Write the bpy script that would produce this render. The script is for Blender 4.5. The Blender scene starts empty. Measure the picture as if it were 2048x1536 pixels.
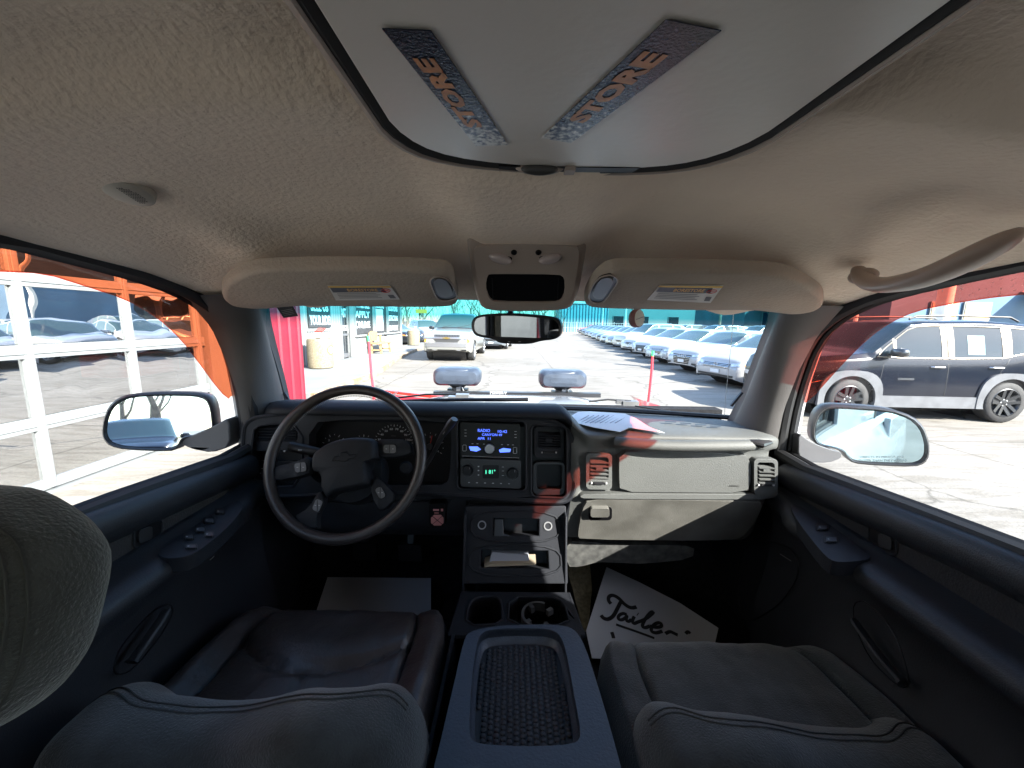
import bpy, bmesh, math, random
from mathutils import Vector, Matrix, noise
from mathutils.bvhtree import BVHTree
from mathutils.geometry import tessellate_polygon
V = Vector
rad = math.radians
random.seed(7)
S = bpy.context.scene
COL = S.collection

# ---------------------------------------------------------------- camera
cam_d = bpy.data.cameras.new('camera')
cam_d.sensor_width = 36.0
cam_d.lens = 36.0 * 770.0 / 2048.0
cam_d.clip_start = 0.02
cam_d.clip_end = 2000
cam = bpy.data.objects.new('camera', cam_d)
COL.objects.link(cam)
EYE = V((0, 0, 1.60))
PITCH, ROLL = rad(9.08), rad(1.0)
FW = V((0, math.cos(PITCH), -math.sin(PITCH)))
_r0 = V((1, 0, 0)); _u0 = _r0.cross(FW)
RT = _r0 * math.cos(ROLL) + _u0 * math.sin(ROLL)
UP = -_r0 * math.sin(ROLL) + _u0 * math.cos(ROLL)
cam.matrix_world = Matrix(((RT.x, UP.x, -FW.x, EYE.x), (RT.y, UP.y, -FW.y, EYE.y), (RT.z, UP.z, -FW.z, EYE.z), (0, 0, 0, 1)))
S.camera = cam

# ---------------------------------------------------------------- light
SUNV = V((1.0, -0.79, 0.80)).normalized()      # towards the sun
el = math.asin(SUNV.z); az = math.atan2(SUNV.x, SUNV.y)
w = bpy.data.worlds.new('World'); S.world = w; w.use_nodes = True
nt = w.node_tree; nt.nodes.clear()
sky = nt.nodes.new('ShaderNodeTexSky'); sky.sky_type = 'NISHITA'; sky.sun_disc = False
sky.sun_elevation = el; sky.sun_rotation = az; sky.air_density = 1.0; sky.dust_density = 0.6
bg = nt.nodes.new('ShaderNodeBackground'); bg.inputs[1].default_value = 0.15
wo = nt.nodes.new('ShaderNodeOutputWorld')
nt.links.new(sky.outputs[0], bg.inputs[0]); nt.links.new(bg.outputs[0], wo.inputs[0])
sl = bpy.data.lights.new('sun', 'SUN'); sl.energy = 4.6; sl.angle = rad(0.5); sl.color = (1.0, 0.95, 0.87)
so = bpy.data.objects.new('sun', sl); COL.objects.link(so); so.location = (20, -15, 30)
so.rotation_euler = (-SUNV).to_track_quat('-Z', 'Y').to_euler()
S.view_settings.view_transform = 'Standard'; S.view_settings.look = 'None'
S.view_settings.gamma = 1.0
S.view_settings.exposure = 2.38
S.cycles.max_bounces = 10; S.cycles.diffuse_bounces = 5; S.cycles.glossy_bounces = 5
S.cycles.transparent_max_bounces = 24; S.cycles.sample_clamp_indirect = 6.0
S.cycles.use_denoising = True

# ---------------------------------------------------------------- pixel -> place at a chosen distance
def ray(u, v): return FW + RT * ((u - 1024) / 770.0) + UP * ((768 - v) / 770.0)
def atY(u, v, y): d = ray(u, v); return EYE + d * (y / d.y)
def atX(u, v, x): d = ray(u, v); return EYE + d * (x / d.x)
def atZ(u, v, z): d = ray(u, v); return EYE + d * ((z - 1.6) / d.z)
def on(u, v, pl):
    d = ray(u, v); return EYE + d * ((pl[0] - EYE).dot(pl[1]) / d.dot(pl[1]))

# ---------------------------------------------------------------- materials
MATS = {}
def mat(name, col, rough=0.5, metal=0.0, spec=0.5, var=0.0, vscale=8.0, bump=0.0, bscale=200.0, emit=None, estr=1.0, coat=0.0, col2=None, sheen=0.0, detail=4.0, rvar=0.0, stretch=None, bdist=0):
    if name in MATS: return MATS[name]
    m = bpy.data.materials.new(name); m.use_nodes = True
    n = m.node_tree.nodes; L = m.node_tree.links
    b = n['Principled BSDF']
    b.inputs['Base Color'].default_value = (*col, 1); b.inputs['Roughness'].default_value = rough
    b.inputs['Metallic'].default_value = metal; b.inputs['Specular IOR Level'].default_value = spec
    b.inputs['Coat Weight'].default_value = coat; b.inputs['Coat Roughness'].default_value = 0.05
    b.inputs['Sheen Weight'].default_value = sheen
    if emit:
        b.inputs['Emission Color'].default_value = (*emit, 1); b.inputs['Emission Strength'].default_value = estr
    if var or bump or col2 or rvar:
        tc = n.new('ShaderNodeTexCoord'); vec = tc.outputs['Object']
        if stretch:
            mp = n.new('ShaderNodeMapping'); mp.inputs['Scale'].default_value = stretch
            L.new(vec, mp.inputs[0]); vec = mp.outputs[0]
        if var or col2:
            t = n.new('ShaderNodeTexNoise'); t.inputs['Scale'].default_value = vscale; t.inputs['Detail'].default_value = detail
            L.new(vec, t.inputs['Vector'])
            r = n.new('ShaderNodeValToRGB')
            c2 = col2 if col2 else tuple(min(1, c * (1 + var)) for c in col)
            c1 = col if col2 else tuple(c * (1 - var) for c in col)
            r.color_ramp.elements[0].position = 0.32; r.color_ramp.elements[1].position = 0.68
            r.color_ramp.elements[0].color = (*c1, 1); r.color_ramp.elements[1].color = (*c2, 1)
            L.new(t.outputs['Fac'], r.inputs[0]); L.new(r.outputs[0], b.inputs['Base Color'])
            if rvar:
                mr = n.new('ShaderNodeMapRange'); mr.inputs[3].default_value = rough - rvar; mr.inputs[4].default_value = rough + rvar
                L.new(t.outputs['Fac'], mr.inputs[0]); L.new(mr.outputs[0], b.inputs['Roughness'])
        if bump:
            t2 = n.new('ShaderNodeTexNoise'); t2.inputs['Scale'].default_value = bscale; t2.inputs['Detail'].default_value = 3
            L.new(vec, t2.inputs['Vector'])
            bp = n.new('ShaderNodeBump'); bp.inputs['Strength'].default_value = bump; bp.inputs['Distance'].default_value = bdist or (0.002 if bscale > 60 else 0.01)
            L.new(t2.outputs['Fac'], bp.inputs['Height']); L.new(bp.outputs[0], b.inputs['Normal'])
    MATS[name] = m; return m

def glassmat(name, tint=(0.9, 0.95, 0.93), refl=1.0, dirt=0.0, band=None, base_refl=0.04, rough=0.0, rcol=(1, 1, 1), bump=0.0):
    """thin pane: coloured see-through plus a sharp reflection that grows at grazing angles"""
    if name in MATS: return MATS[name]
    m = bpy.data.materials.new(name); m.use_nodes = True
    n = m.node_tree.nodes; L = m.node_tree.links; n.clear()
    out = n.new('ShaderNodeOutputMaterial'); tr = n.new('ShaderNodeBsdfTransparent'); gl = n.new('ShaderNodeBsdfGlossy')
    tr.inputs[0].default_value = (*tint, 1); gl.inputs['Roughness'].default_value = rough; gl.inputs[0].default_value = (*rcol, 1)
    lw = n.new('ShaderNodeLayerWeight'); lw.inputs[0].default_value = .5
    fr = n.new('ShaderNodeMath'); fr.operation = 'POWER'; fr.inputs[1].default_value = 4.5; L.new(lw.outputs['Facing'], fr.inputs[0])
    ma = n.new('ShaderNodeMath'); ma.operation = 'MULTIPLY_ADD'; ma.inputs[1].default_value = refl; ma.inputs[2].default_value = base_refl; ma.use_clamp = True
    L.new(fr.outputs[0], ma.inputs[0])
    mx = n.new('ShaderNodeMixShader'); L.new(ma.outputs[0], mx.inputs[0]); L.new(tr.outputs[0], mx.inputs[1]); L.new(gl.outputs[0], mx.inputs[2])
    last = mx.outputs[0]
    tc = n.new('ShaderNodeTexCoord')
    if bump:
        t3 = n.new('ShaderNodeTexNoise'); t3.inputs['Scale'].default_value = 1.3; t3.inputs['Detail'].default_value = 2
        L.new(tc.outputs['Object'], t3.inputs['Vector'])
        bp = n.new('ShaderNodeBump'); bp.inputs['Strength'].default_value = bump; bp.inputs['Distance'].default_value = 0.05
        L.new(t3.outputs['Fac'], bp.inputs['Height']); L.new(bp.outputs[0], gl.inputs['Normal'])
    if band:   # dyed shade band along the top edge of the pane (z0 clear, z1 full)
        sp = n.new('ShaderNodeSeparateXYZ'); L.new(tc.outputs['Object'], sp.inputs[0])
        nz = n.new('ShaderNodeTexNoise'); nz.inputs['Scale'].default_value = 9; L.new(tc.outputs['Object'], nz.inputs['Vector'])
        ad = n.new('ShaderNodeMath'); ad.operation = 'MULTIPLY_ADD'; ad.inputs[1].default_value = 0.006; L.new(nz.outputs['Fac'], ad.inputs[0]); L.new(sp.outputs[2], ad.inputs[2])
        mr = n.new('ShaderNodeMapRange'); mr.inputs[1].default_value = band[0]; mr.inputs[2].default_value = band[1]; mr.clamp = True
        L.new(ad.outputs[0], mr.inputs[0])
        mc = n.new('ShaderNodeMix'); mc.data_type = 'RGBA'; mc.inputs[6].default_value = (*tint, 1); mc.inputs[7].default_value = (*band[2], 1)
        L.new(mr.outputs[0], mc.inputs[0]); L.new(mc.outputs[2], tr.inputs[0])
    if dirt:
        t = n.new('ShaderNodeTexNoise'); t.inputs['Scale'].default_value = 160; t.inputs['Detail'].default_value = 2
        t2 = n.new('ShaderNodeTexNoise'); t2.inputs['Scale'].default_value = 5; t2.inputs['Detail'].default_value = 4
        L.new(tc.outputs['Object'], t.inputs['Vector']); L.new(tc.outputs['Object'], t2.inputs['Vector'])
        r = n.new('ShaderNodeValToRGB'); r.color_ramp.elements[0].position = 0.62; r.color_ramp.elements[1].position = 0.80
        r2 = n.new('ShaderNodeValToRGB'); r2.color_ramp.elements[0].position = 0.38; r2.color_ramp.elements[1].position = 0.75
        L.new(t.outputs['Fac'], r.inputs[0]); L.new(t2.outputs['Fac'], r2.inputs[0])
        mu = n.new('ShaderNodeMath'); mu.operation = 'MULTIPLY'; L.new(r.outputs[0], mu.inputs[0]); L.new(r2.outputs[0], mu.inputs[1])
        m3 = n.new('ShaderNodeMath'); m3.operation = 'MULTIPLY_ADD'; m3.inputs[1].default_value = dirt; m3.inputs[2].default_value = dirt * 0.05; L.new(mu.outputs[0], m3.inputs[0])
        df = n.new('ShaderNodeBsdfDiffuse'); df.inputs[0].default_value = (0.6, 0.6, 0.58, 1)
        m4 = n.new('ShaderNodeMixShader'); L.new(m3.outputs[0], m4.inputs[0]); L.new(last, m4.inputs[1]); L.new(df.outputs[0], m4.inputs[2]); last = m4.outputs[0]
    L.new(last, out.inputs[0])
    MATS[name] = m; return m

# ---------------------------------------------------------------- mesh builder
_txt_cache = {}
def text_geo(s, bold=0.0):
    k = (s, bold)
    if k not in _txt_cache:
        c = bpy.data.curves.new('tmp', 'FONT'); c.body = s; c.size = 1; c.offset = bold; c.resolution_u = 2
        o = bpy.data.objects.new('tmp', c); COL.objects.link(o)
        bpy.context.view_layer.update()
        me = bpy.data.meshes.new_from_object(o.evaluated_get(bpy.context.evaluated_depsgraph_get()))
        vs = [v.co.copy() for v in me.vertices]; fs = [tuple(p.vertices) for p in me.polygons]
        bpy.data.objects.remove(o); bpy.data.curves.remove(c); bpy.data.meshes.remove(me)
        x0 = min(v.x for v in vs); x1 = max(v.x for v in vs); y0 = min(v.y for v in vs); y1 = max(v.y for v in vs)
        _txt_cache[k] = ([((v.x - x0) / (x1 - x0) - .5, (v.y - y0) / (y1 - y0) - .5) for v in vs], fs)
    return _txt_cache[k]

def rrect(w, h, r, n=4, c=(0, 0)):
    """rounded rectangle outline, counter-clockwise"""
    pts = []
    for sx, sy, a0 in ((1, 1, 0), (-1, 1, 90), (-1, -1, 180), (1, -1, 270)):
        for k in range(n + 1):
            a = rad(a0 + 90 * k / n)
            pts.append((c[0] + sx * (w / 2 - r) + r * math.cos(a), c[1] + sy * (h / 2 - r) + r * math.sin(a)))
    return pts
def chaikin(pts, n=2):
    for _ in range(n):
        q = []
        for i in range(len(pts)):
            a, b = pts[i], pts[(i + 1) % len(pts)]
            q.append(tuple(.78 * x + .22 * y for x, y in zip(a, b))); q.append(tuple(.22 * x + .78 * y for x, y in zip(a, b)))
        pts = q
    return pts
def open_smooth(pts, n=2):
    for _ in range(n):
        q = [pts[0]]
        for i in range(len(pts) - 1):
            a, b = pts[i], pts[i + 1]
            q.append(tuple(.75 * x + .25 * y for x, y in zip(a, b))); q.append(tuple(.25 * x + .75 * y for x, y in zip(a, b)))
        q.append(pts[-1]); pts = q
    return pts
def interp(tab, x):
    if x <= tab[0][0]: return tab[0][1]
    for i in range(len(tab) - 1):
        a, b = tab[i], tab[i + 1]
        if x <= b[0]:
            t = (x - a[0]) / (b[0] - a[0])
            t = t * t * (3 - 2 * t) if len(a) > 2 else t
            return a[1] + (b[1] - a[1]) * t
    return tab[-1][1]

class MB:
    def __init__(s): s.v = []; s.f = []; s.mi = []; s.mats = []; s.cur = 0
    def m(s, material):
        if material not in s.mats: s.mats.append(material)
        s.cur = s.mats.index(material); return s
    def add(s, vs, fs):
        o = len(s.v); s.v += [V(p) for p in vs]
        for f in fs: s.f.append(tuple(i + o for i in f)); s.mi.append(s.cur)
        return s
    def box(s, c, d, R=None):
        c = V(c); q = []
        for x in (-.5, .5):
            for y in (-.5, .5):
                for z in (-.5, .5):
                    p = V((x * d[0], y * d[1], z * d[2])); q.append(c + (R @ p if R else p))
        return s.add(q, [(0, 1, 3, 2), (4, 6, 7, 5), (0, 4, 5, 1), (2, 3, 7, 6), (0, 2, 6, 4), (1, 5, 7, 3)])
    def box2(s, a, b): return s.box([(i + j) / 2 for i, j in zip(a, b)], [abs(j - i) for i, j in zip(a, b)])
    def bar(s, a, b, w, h, up=(0, 0, 1)):
        a, b = V(a), V(b); d = (b - a); L = d.length; d.normalize(); u = V(up); sd = d.cross(u)
        if sd.length < 1e-5: sd = d.cross(V((1, 0, 0)))
        sd.normalize(); u = sd.cross(d)
        return s.box((a + b) / 2, (w, L, h), Matrix((sd, d, u)).transposed())
    def grid(s, rows, cu=False, cv=False):
        n, k = len(rows), len(rows[0]); fs = []
        for i in range(n if cu else n - 1):
            for j in range(k if cv else k - 1):
                a, b = i, (i + 1) % n; c, d = j, (j + 1) % k
                fs.append((a * k + c, a * k + d, b * k + d, b * k + c))
        return s.add([p for r in rows for p in r], fs)
    def tube(s, pts, r, n=8, closed=False, caps=True, flat=1.0, up=None):
        pts = [V(p) for p in pts]; N = len(pts); rows = []
        rs = r if isinstance(r, (list, tuple)) else [r] * N
        ref = V(up) if up else None
        for i, p in enumerate(pts):
            a = pts[(i - 1) % N] if (closed or i > 0) else p; b = pts[(i + 1) % N] if (closed or i < N - 1) else p
            t = (b - a).normalized()
            if ref is None: ref = V((0, 0, 1)) if abs(t.z) < .9 else V((1, 0, 0))
            x = t.cross(ref)
            if x.length < 1e-6: x = t.cross(V((1, .3, 0)))
            x.normalize(); y = x.cross(t).normalized()
            if not up: ref = y
            rows.append([p + x * rs[i] * math.cos(2 * math.pi * j / n) + y * rs[i] * flat * math.sin(2 * math.pi * j / n) for j in range(n)])
        s.grid(rows, cu=closed, cv=True)
        if caps and not closed:
            o = len(s.v) - N * n
            s.f.append(tuple(range(o, o + n))); s.mi.append(s.cur); s.f.append(tuple(range(o + (N - 1) * n, o + N * n))); s.mi.append(s.cur)
        return s
    def lathe(s, prof, c, axis=(0, 0, 1), n=24, a0=0, a1=360):
        ax = V(axis).normalized(); x = ax.orthogonal().normalized(); y = ax.cross(x); c = V(c)
        full = abs(a1 - a0) >= 360; K = n if full else n + 1
        rows = [[c + ax * h + (x * math.cos(rad(a0 + (a1 - a0) * j / n)) + y * math.sin(rad(a0 + (a1 - a0) * j / n))) * r for j in range(K)] for r, h in prof]
        return s.grid(rows, cv=full)
    def slab(s, pts, th, holes=()):
        """solid plate: pts 3-D outline, th a vector to the back face; holes likewise"""
        th = V(th); loops = [[V(p) for p in pts]] + [[V(p) for p in h] for h in holes]
        tri = tessellate_polygon(loops); flat = [p for l in loops for p in l]; n = len(flat)
        fs = [tuple(t) for t in tri] + [tuple(i + n for i in reversed(t)) for t in tri]
        o = 0
        for l in loops:
            k = len(l)
            for i in range(k): j = (i + 1) % k; fs.append((o + i, o + j, o + j + n, o + i + n))
            o += k
        return s.add(flat + [p + th for p in flat], fs)
    def dome(s, pts, h, nrm, inset=0.25, steps=3, back=None):
        """puffed plate: outline rises to height h inside a margin"""
        pts = [V(p) for p in pts]; c = sum(pts, V()) / len(pts); nrm = V(nrm).normalized(); rows = []
        if back: rows.append([p - nrm * back for p in pts])
        for k in range(steps + 1):
            a = k / steps * math.pi / 2
            rows.append([p + (c - p) * inset * (1 - math.cos(a)) + nrm * h * math.sin(a) for p in pts])
        s.grid(rows, cv=True)
        o = len(s.v) - len(pts); s.v.append(c + nrm * h * 1.02); ci = len(s.v) - 1
        for i in range(len(pts)): s.f.append((o + i, o + (i + 1) % len(pts), ci)); s.mi.append(s.cur)
        return s
    def text(s, t, c, x, y, w, h, lift=0.0, bold=0.0, warp=None):
        vs, fs = text_geo(t, bold); c = V(c); x = V(x).normalized(); y = V(y).normalized(); nn = x.cross(y)
        pts = [c + x * (a * w) + y * (b * h) + nn * lift for a, b in vs]
        if warp: pts = [warp(a, b) for a, b in vs]
        return s.add(pts, fs)
    def ellipsoid(s, c, d, R=None, e=1.0, nu=24, nv=16, fn=None):
        c = V(c); rows = []
        def sp(a): return math.copysign(abs(a) ** e, a)
        for i in range(nv + 1):
            t = math.pi * i / nv - math.pi / 2; row = []
            for j in range(nu):
                p = 2 * math.pi * j / nu
                q = V((sp(math.cos(t)) * sp(math.cos(p)) * d[0] / 2, sp(math.cos(t)) * sp(math.sin(p)) * d[1] / 2, sp(math.sin(t)) * d[2] / 2))
                if fn: q = fn(q)
                row.append(c + (R @ q if R else q))
            rows.append(row)
        return s.grid(rows, cv=True)
    def build(s, name, parent=None, bevel=0.0, sub=0, sharp=35, seg=2, solid=0.0, flip=False, weld=0.0):
        me = bpy.data.meshes.new(name); me.from_pydata([tuple(p) for p in s.v], [], s.f)
        for mm in s.mats: me.materials.append(mm)
        me.polygons.foreach_set('material_index', s.mi)
        bm = bmesh.new(); bm.from_mesh(me)
        if weld: bmesh.ops.remove_doubles(bm, verts=bm.verts, dist=weld)
        bmesh.ops.recalc_face_normals(bm, faces=bm.faces)
        bm.to_mesh(me); bm.free()
        me.polygons.foreach_set('use_smooth', [True] * len(me.polygons))
        me.set_sharp_from_angle(angle=rad(sharp)); me.update()
        o = bpy.data.objects.new(name, me); COL.objects.link(o)
        if solid:
            md = o.modifiers.new('solid', 'SOLIDIFY'); md.thickness = abs(solid); md.offset = 1 if solid > 0 else -1
        if bevel:
            md = o.modifiers.new('bevel', 'BEVEL'); md.width = bevel; md.segments = seg; md.limit_method = 'ANGLE'; md.angle_limit = rad(35)
        if sub:
            md = o.modifiers.new('sub', 'SUBSURF'); md.levels = sub; md.render_levels = sub
        if parent:
            o.parent = parent
            o.matrix_parent_inverse = Matrix.Translation(-parent.location) if parent.parent is None else Matrix()
        return o

def tag(o, label=None, cat=None, group=None, kind=None):
    if label: o['label'] = label
    if cat: o['category'] = cat
    if group: o['group'] = group
    if kind: o['kind'] = kind
    return o
def thing(name, label, cat, loc=(0, 0, 0), group=None):
    o = bpy.data.objects.new(name, None); COL.objects.link(o); o.location = loc; o.empty_display_size = .1
    return tag(o, label, cat, group)
def dup(root, loc=None, rz=None, label=None, recolor=None):
    def cp(o, par):
        c = o.copy(); COL.objects.link(c); c.parent = par
        for ch in list(o.children): cp(ch, c)
        return c
    c = cp(root, None)
    if loc is not None: c.location = loc
    if rz is not None: c.rotation_euler = (0, 0, rz)
    if label: c['label'] = label
    return c

# ---- palette
rubber = mat('rubber', (.025, .025, .026), .75, var=.3, bump=.3, bscale=150)
blackp = mat('black_plastic', (.016, .016, .018), .45)
chrome = mat('chrome', (.60, .61, .63), .22, 1.0)
alloy = mat('alloy', (.5, .51, .53), .3, .9)
dkalloy = mat('dark_alloy', (.05, .052, .056), .35, .6)
dull = mat('dull_steel', (.32, .32, .33), .45, .8, var=.2)
carglass = mat('car_window', (.05, .09, .09), .05, 0, .6, coat=.4)
carglass2 = mat('car_window_dark', (.012, .022, .032), .05, 0, .35, coat=.1)
lampglass = mat('headlamp_glass', (.55, .58, .6), .08, .3, .8, coat=1.0, var=.35, vscale=9)
amber = mat('amber_lens', (.9, .28, .04), .2)
redlens = mat('red_lens', (.6, .04, .03), .25)
plate_m = mat('plate_white', (.7, .72, .74), .4)
offwhite = mat('white_paint_wood', (.19, .20, .20), .5, var=.06, vscale=3, bump=.15, bscale=40)
# ================================================================ SETTING
def ground_mat():
    m = bpy.data.materials.new('lot_concrete'); m.use_nodes = True
    n = m.node_tree.nodes; L = m.node_tree.links; b = n['Principled BSDF']; b.inputs['Roughness'].default_value = .85
    tc = n.new('ShaderNodeTexCoord')
    def nz(sc, det, st=None, dist=0):
        t = n.new('ShaderNodeTexNoise'); t.inputs['Scale'].default_value = sc; t.inputs['Detail'].default_value = det; t.inputs['Distortion'].default_value = dist
        v = tc.outputs['Object']
        if st:
            mp = n.new('ShaderNodeMapping'); mp.inputs['Scale'].default_value = st; L.new(v, mp.inputs[0]); v = mp.outputs[0]
        L.new(v, t.inputs['Vector']); return t
    def ramp(src, stops):
        r = n.new('ShaderNodeValToRGB'); e = r.color_ramp.elements
        e[0].position, e[0].color = stops[0][0], (*stops[0][1], 1); e[1].position, e[1].color = stops[-1][0], (*stops[-1][1], 1)
        for p, c in stops[1:-1]: x = e.new(p); x.color = (*c, 1)
        L.new(src, r.inputs[0]); return r
    def mul(a, b_, f=1.0):
        x = n.new('ShaderNodeMix'); x.data_type = 'RGBA'; x.blend_type = 'MULTIPLY'; x.inputs[0].default_value = f
        L.new(a, x.inputs[6]); L.new(b_, x.inputs[7]); return x.outputs[2]
    big = ramp(nz(.35, 5).outputs['Fac'], [(.3, (.172, .157, .133)), (.55, (.23, .212, .184)), (.75, (.27, .25, .22))])
    streak = ramp(nz(3.2, 7, (.45, 2.4, 1), 1.2).outputs['Fac'], [(.38, (.74, .72, .69)), (.52, (.95, .95, .95)), (.7, (1.05, 1.05, 1.05))])
    fine = ramp(nz(45, 3).outputs['Fac'], [(.3, (.8, .8, .8)), (.6, (1.04, 1.04, 1.04))])
    c = mul(mul(big.outputs[0], streak.outputs[0]), fine.outputs[0])
    vo = n.new('ShaderNodeTexVoronoi'); vo.feature = 'DISTANCE_TO_EDGE'; vo.inputs['Scale'].default_value = .22
    dn = nz(1.5, 5); ad = n.new('ShaderNodeVectorMath'); ad.operation = 'MULTIPLY_ADD'; ad.inputs[1].default_value = (.8, .8, 0)
    L.new(dn.outputs['Color'], ad.inputs[0]); L.new(tc.outputs['Object'], ad.inputs[2]); L.new(ad.outputs[0], vo.inputs['Vector'])
    cr = ramp(vo.outputs['Distance'], [(0.0, (.35, .34, .32)), (.006, (1, 1, 1))])
    c = mul(c, cr.outputs[0], .75)
    br = n.new('ShaderNodeTexBrick'); br.inputs['Scale'].default_value = 1; br.inputs['Brick Width'].default_value = 4.6; br.inputs['Row Height'].default_value = 6.5
    br.inputs['Mortar Size'].default_value = .018; br.inputs['Mortar Smooth'].default_value = .3; br.offset = 0
    br.inputs['Color1'].default_value = (1, 1, 1, 1); br.inputs['Color2'].default_value = (.93, .93, .94, 1); br.inputs['Mortar'].default_value = (.45, .44, .42, 1)
    ad2 = n.new('ShaderNodeVectorMath'); ad2.operation = 'MULTIPLY_ADD'; ad2.inputs[1].default_value = (.12, .12, 0)
    mp = n.new('ShaderNodeMapping'); mp.inputs['Location'].default_value = (3.1, 1.0, 0); L.new(tc.outputs['Object'], ad2.inputs[2]); L.new(dn.outputs['Color'], ad2.inputs[0])
    L.new(ad2.outputs[0], mp.inputs[0]); L.new(mp.outputs[0], br.inputs['Vector'])
    c = mul(c, br.outputs['Color'], .9)
    L.new(c, b.inputs['Base Color'])
    bp = n.new('ShaderNodeBump'); bp.inputs['Strength'].default_value = .5; bp.inputs['Distance'].default_value = .01
    L.new(nz(30, 4).outputs['Fac'], bp.inputs['Height']); L.new(bp.outputs[0], b.inputs['Normal'])
    return m
g = MB().m(ground_mat())
g.add([(-600, -400, 0), (600, -400, 0), (600, 900, 0), (-600, 900, 0)], [(0, 1, 2, 3)])
tag(g.build('ground'), kind='structure')

# sidewalk in front of the office, with a curved kerb
sw = MB().m(mat('sidewalk_concrete', (.18, .19, .195), .85, var=.10, vscale=1.2, bump=.3, bscale=40))
kerb = [(-4.05, 7.6), (-4.02, 8.6), (-4.0, 9.4), (-3.95, 10.2), (-3.98, 11.0), (-4.15, 12.2), (-4.4, 13.6), (-4.7, 15.4), (-4.95, 17.5), (-5.15, 20), (-5.3, 23), (-5.35, 26), (-6.2, 27)]
kerb = open_smooth(kerb, 1)
out = [V((x, y, .13)) for x, y in kerb] + [V((-6.4, 27, .13)), V((-6.4, 7.6, .13))]
sw.slab(out, (0, 0, -.125))
tag(sw.build('pavement', bevel=.012), kind='structure')
ke = MB().m(mat('stained_kerb', (.20, .13, .07), .9, col2=(.30, .27, .22), vscale=3, bump=.5, bscale=30))
for a, b in zip(kerb[:-1], kerb[1:]):
    ke.bar((a[0] + .035, a[1], .064), (b[0] + .035, b[1] + .01, .064), .10, .125)
tag(ke.build('kerb', bevel=.01), kind='structure')

def corr_panel(mb, a, b, z0, z1, nrm, pitch=.2, dep=.025):
    """ribbed metal cladding between two ground points"""
    a, b, nrm = V((*a, 0)), V((*b, 0)), V(nrm); L = (b - a).length; d = (b - a).normalized(); n = max(1, int(L / pitch)); pr = []
    for i in range(n):
        t = i * L / n; w = L / n
        for f, h in ((0, 0), (.62, 0), (.70, 1), (.90, 1), (.98, 0)): pr.append(a + d * (t + f * w) + nrm * (h * dep))
    pr.append(b)
    mb.grid([[p + V((0, 0, z0)) for p in pr], [p + V((0, 0, z1)) for p in pr]])

# ---- garage building on the left
redclad = mat('red_cladding', (.22, .008, .022), .45, var=.10, vscale=2)
whclad = mat('white_cladding', (.22, .228, .228), .5, var=.05, vscale=2)
GX = -4.15
gar = thing('garage_building', 'red clad garage with a white framed glazed roll up door beside the truck', 'garage', (-7, 3, 0))
wl = MB().m(offwhite)
wl.slab([(GX - .25, -14.0, 0), (GX - .25, 6.35, 0), (GX - .25, 6.35, 4.4), (GX - .25, -14.0, 4.4)], (.25, 0, 0),
        holes=[[(GX - .25, .45, -.0 + .02), (GX - .25, 5.28, .02), (GX - .25, 5.28, 3.2), (GX - .25, .45, 3.2)]])
wl.box2((-12, -14.0, 0), (-11.8, 7.6, 4.4)).box2((-11.8, -14.0, 0), (GX - .25, -13.8, 4.4)).box2((-11.8, 7.35, 0), (-6.45, 7.55, 4.4))
wl.build('wall', gar)
rc = MB().m(redclad); corr_panel(rc, (GX + .02, 6.35), (GX + .02, 7.55), 0, 4.4, (1, 0, 0), .3, .03)
rc.box2((GX - .30, 6.35, 0), (GX + .012, 7.55, 4.4)); corr_panel(rc, (GX - .3, 7.57), (-6.43, 7.57), 0, 4.4, (0, 1, 0), .3, .03)
rc.build('red_cladding', gar, sharp=20); rc = MB().m(redclad); corr_panel(rc, (GX + .02, -14.0), (GX + .02, -8.6), 0, 4.4, (1, 0, 0), .3, .03); rc.build('red_cladding', gar, sharp=20); rc = MB().m(redclad)
corr_panel(rc, (GX + .02, .21), (GX + .02, 6.34), 3.5, 4.4, (1, 0, 0), .3, .03)
rc.build('red_cladding', gar, sharp=20)
MB().m(mat('roof_grey', (.3, .3, .3), .8)).box2((-12.2, -6.8, 4.4), (GX + .25, 7.8, 4.6)).build('roof', gar)
inr = mat('garage_inside', (.22, .22, .21), .9, var=.2, vscale=1)
MB().m(inr).box2((-11.79, -6.2, .004), (GX - .26, 7.3, .01)).build('floor_slab', gar)
gd = MB().m(offwhite)
rows = [0.03, .62, 1.26, 1.88, 2.50, 3.12]; cols = [.55, 1.49, 2.41, 3.33, 4.25, 5.17]
for i, z in enumerate(rows):
    hh = .075 if 0 < i < 5 else .09
    gd.box2((GX - .10, .47, z - hh * .6 if i else z), (GX - .045, 5.26, z + hh))
    if i: gd.box2((GX - .11, .48, z - .006), (GX - .036, 5.25, z + .006))
for y in cols: gd.box2((GX - .095, y - .036, .04), (GX - .04, y + .036, 3.18))
for y in cols: gd.box2((GX - .105, y - .018, .04), (GX - .028, y + .018, 3.18))
door = gd.build('garage_door', gar, bevel=.004)
gp = MB().m(glassmat('garage_pane', (.30, .34, .33), 1.0, base_refl=.60, dirt=.10, bump=.12))
for i in range(5):
    for j in range(5):
        a, b = rows[i] + .08, rows[i + 1] - .04
        gp.add([(GX - .075, cols[j] + .04, a), (GX - .075, cols[j + 1] - .04, a), (GX - .075, cols[j + 1] - .04, b), (GX - .075, cols[j] + .04, b)], [(0, 1, 2, 3)])
gp.build('window_pane', door)
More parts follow.
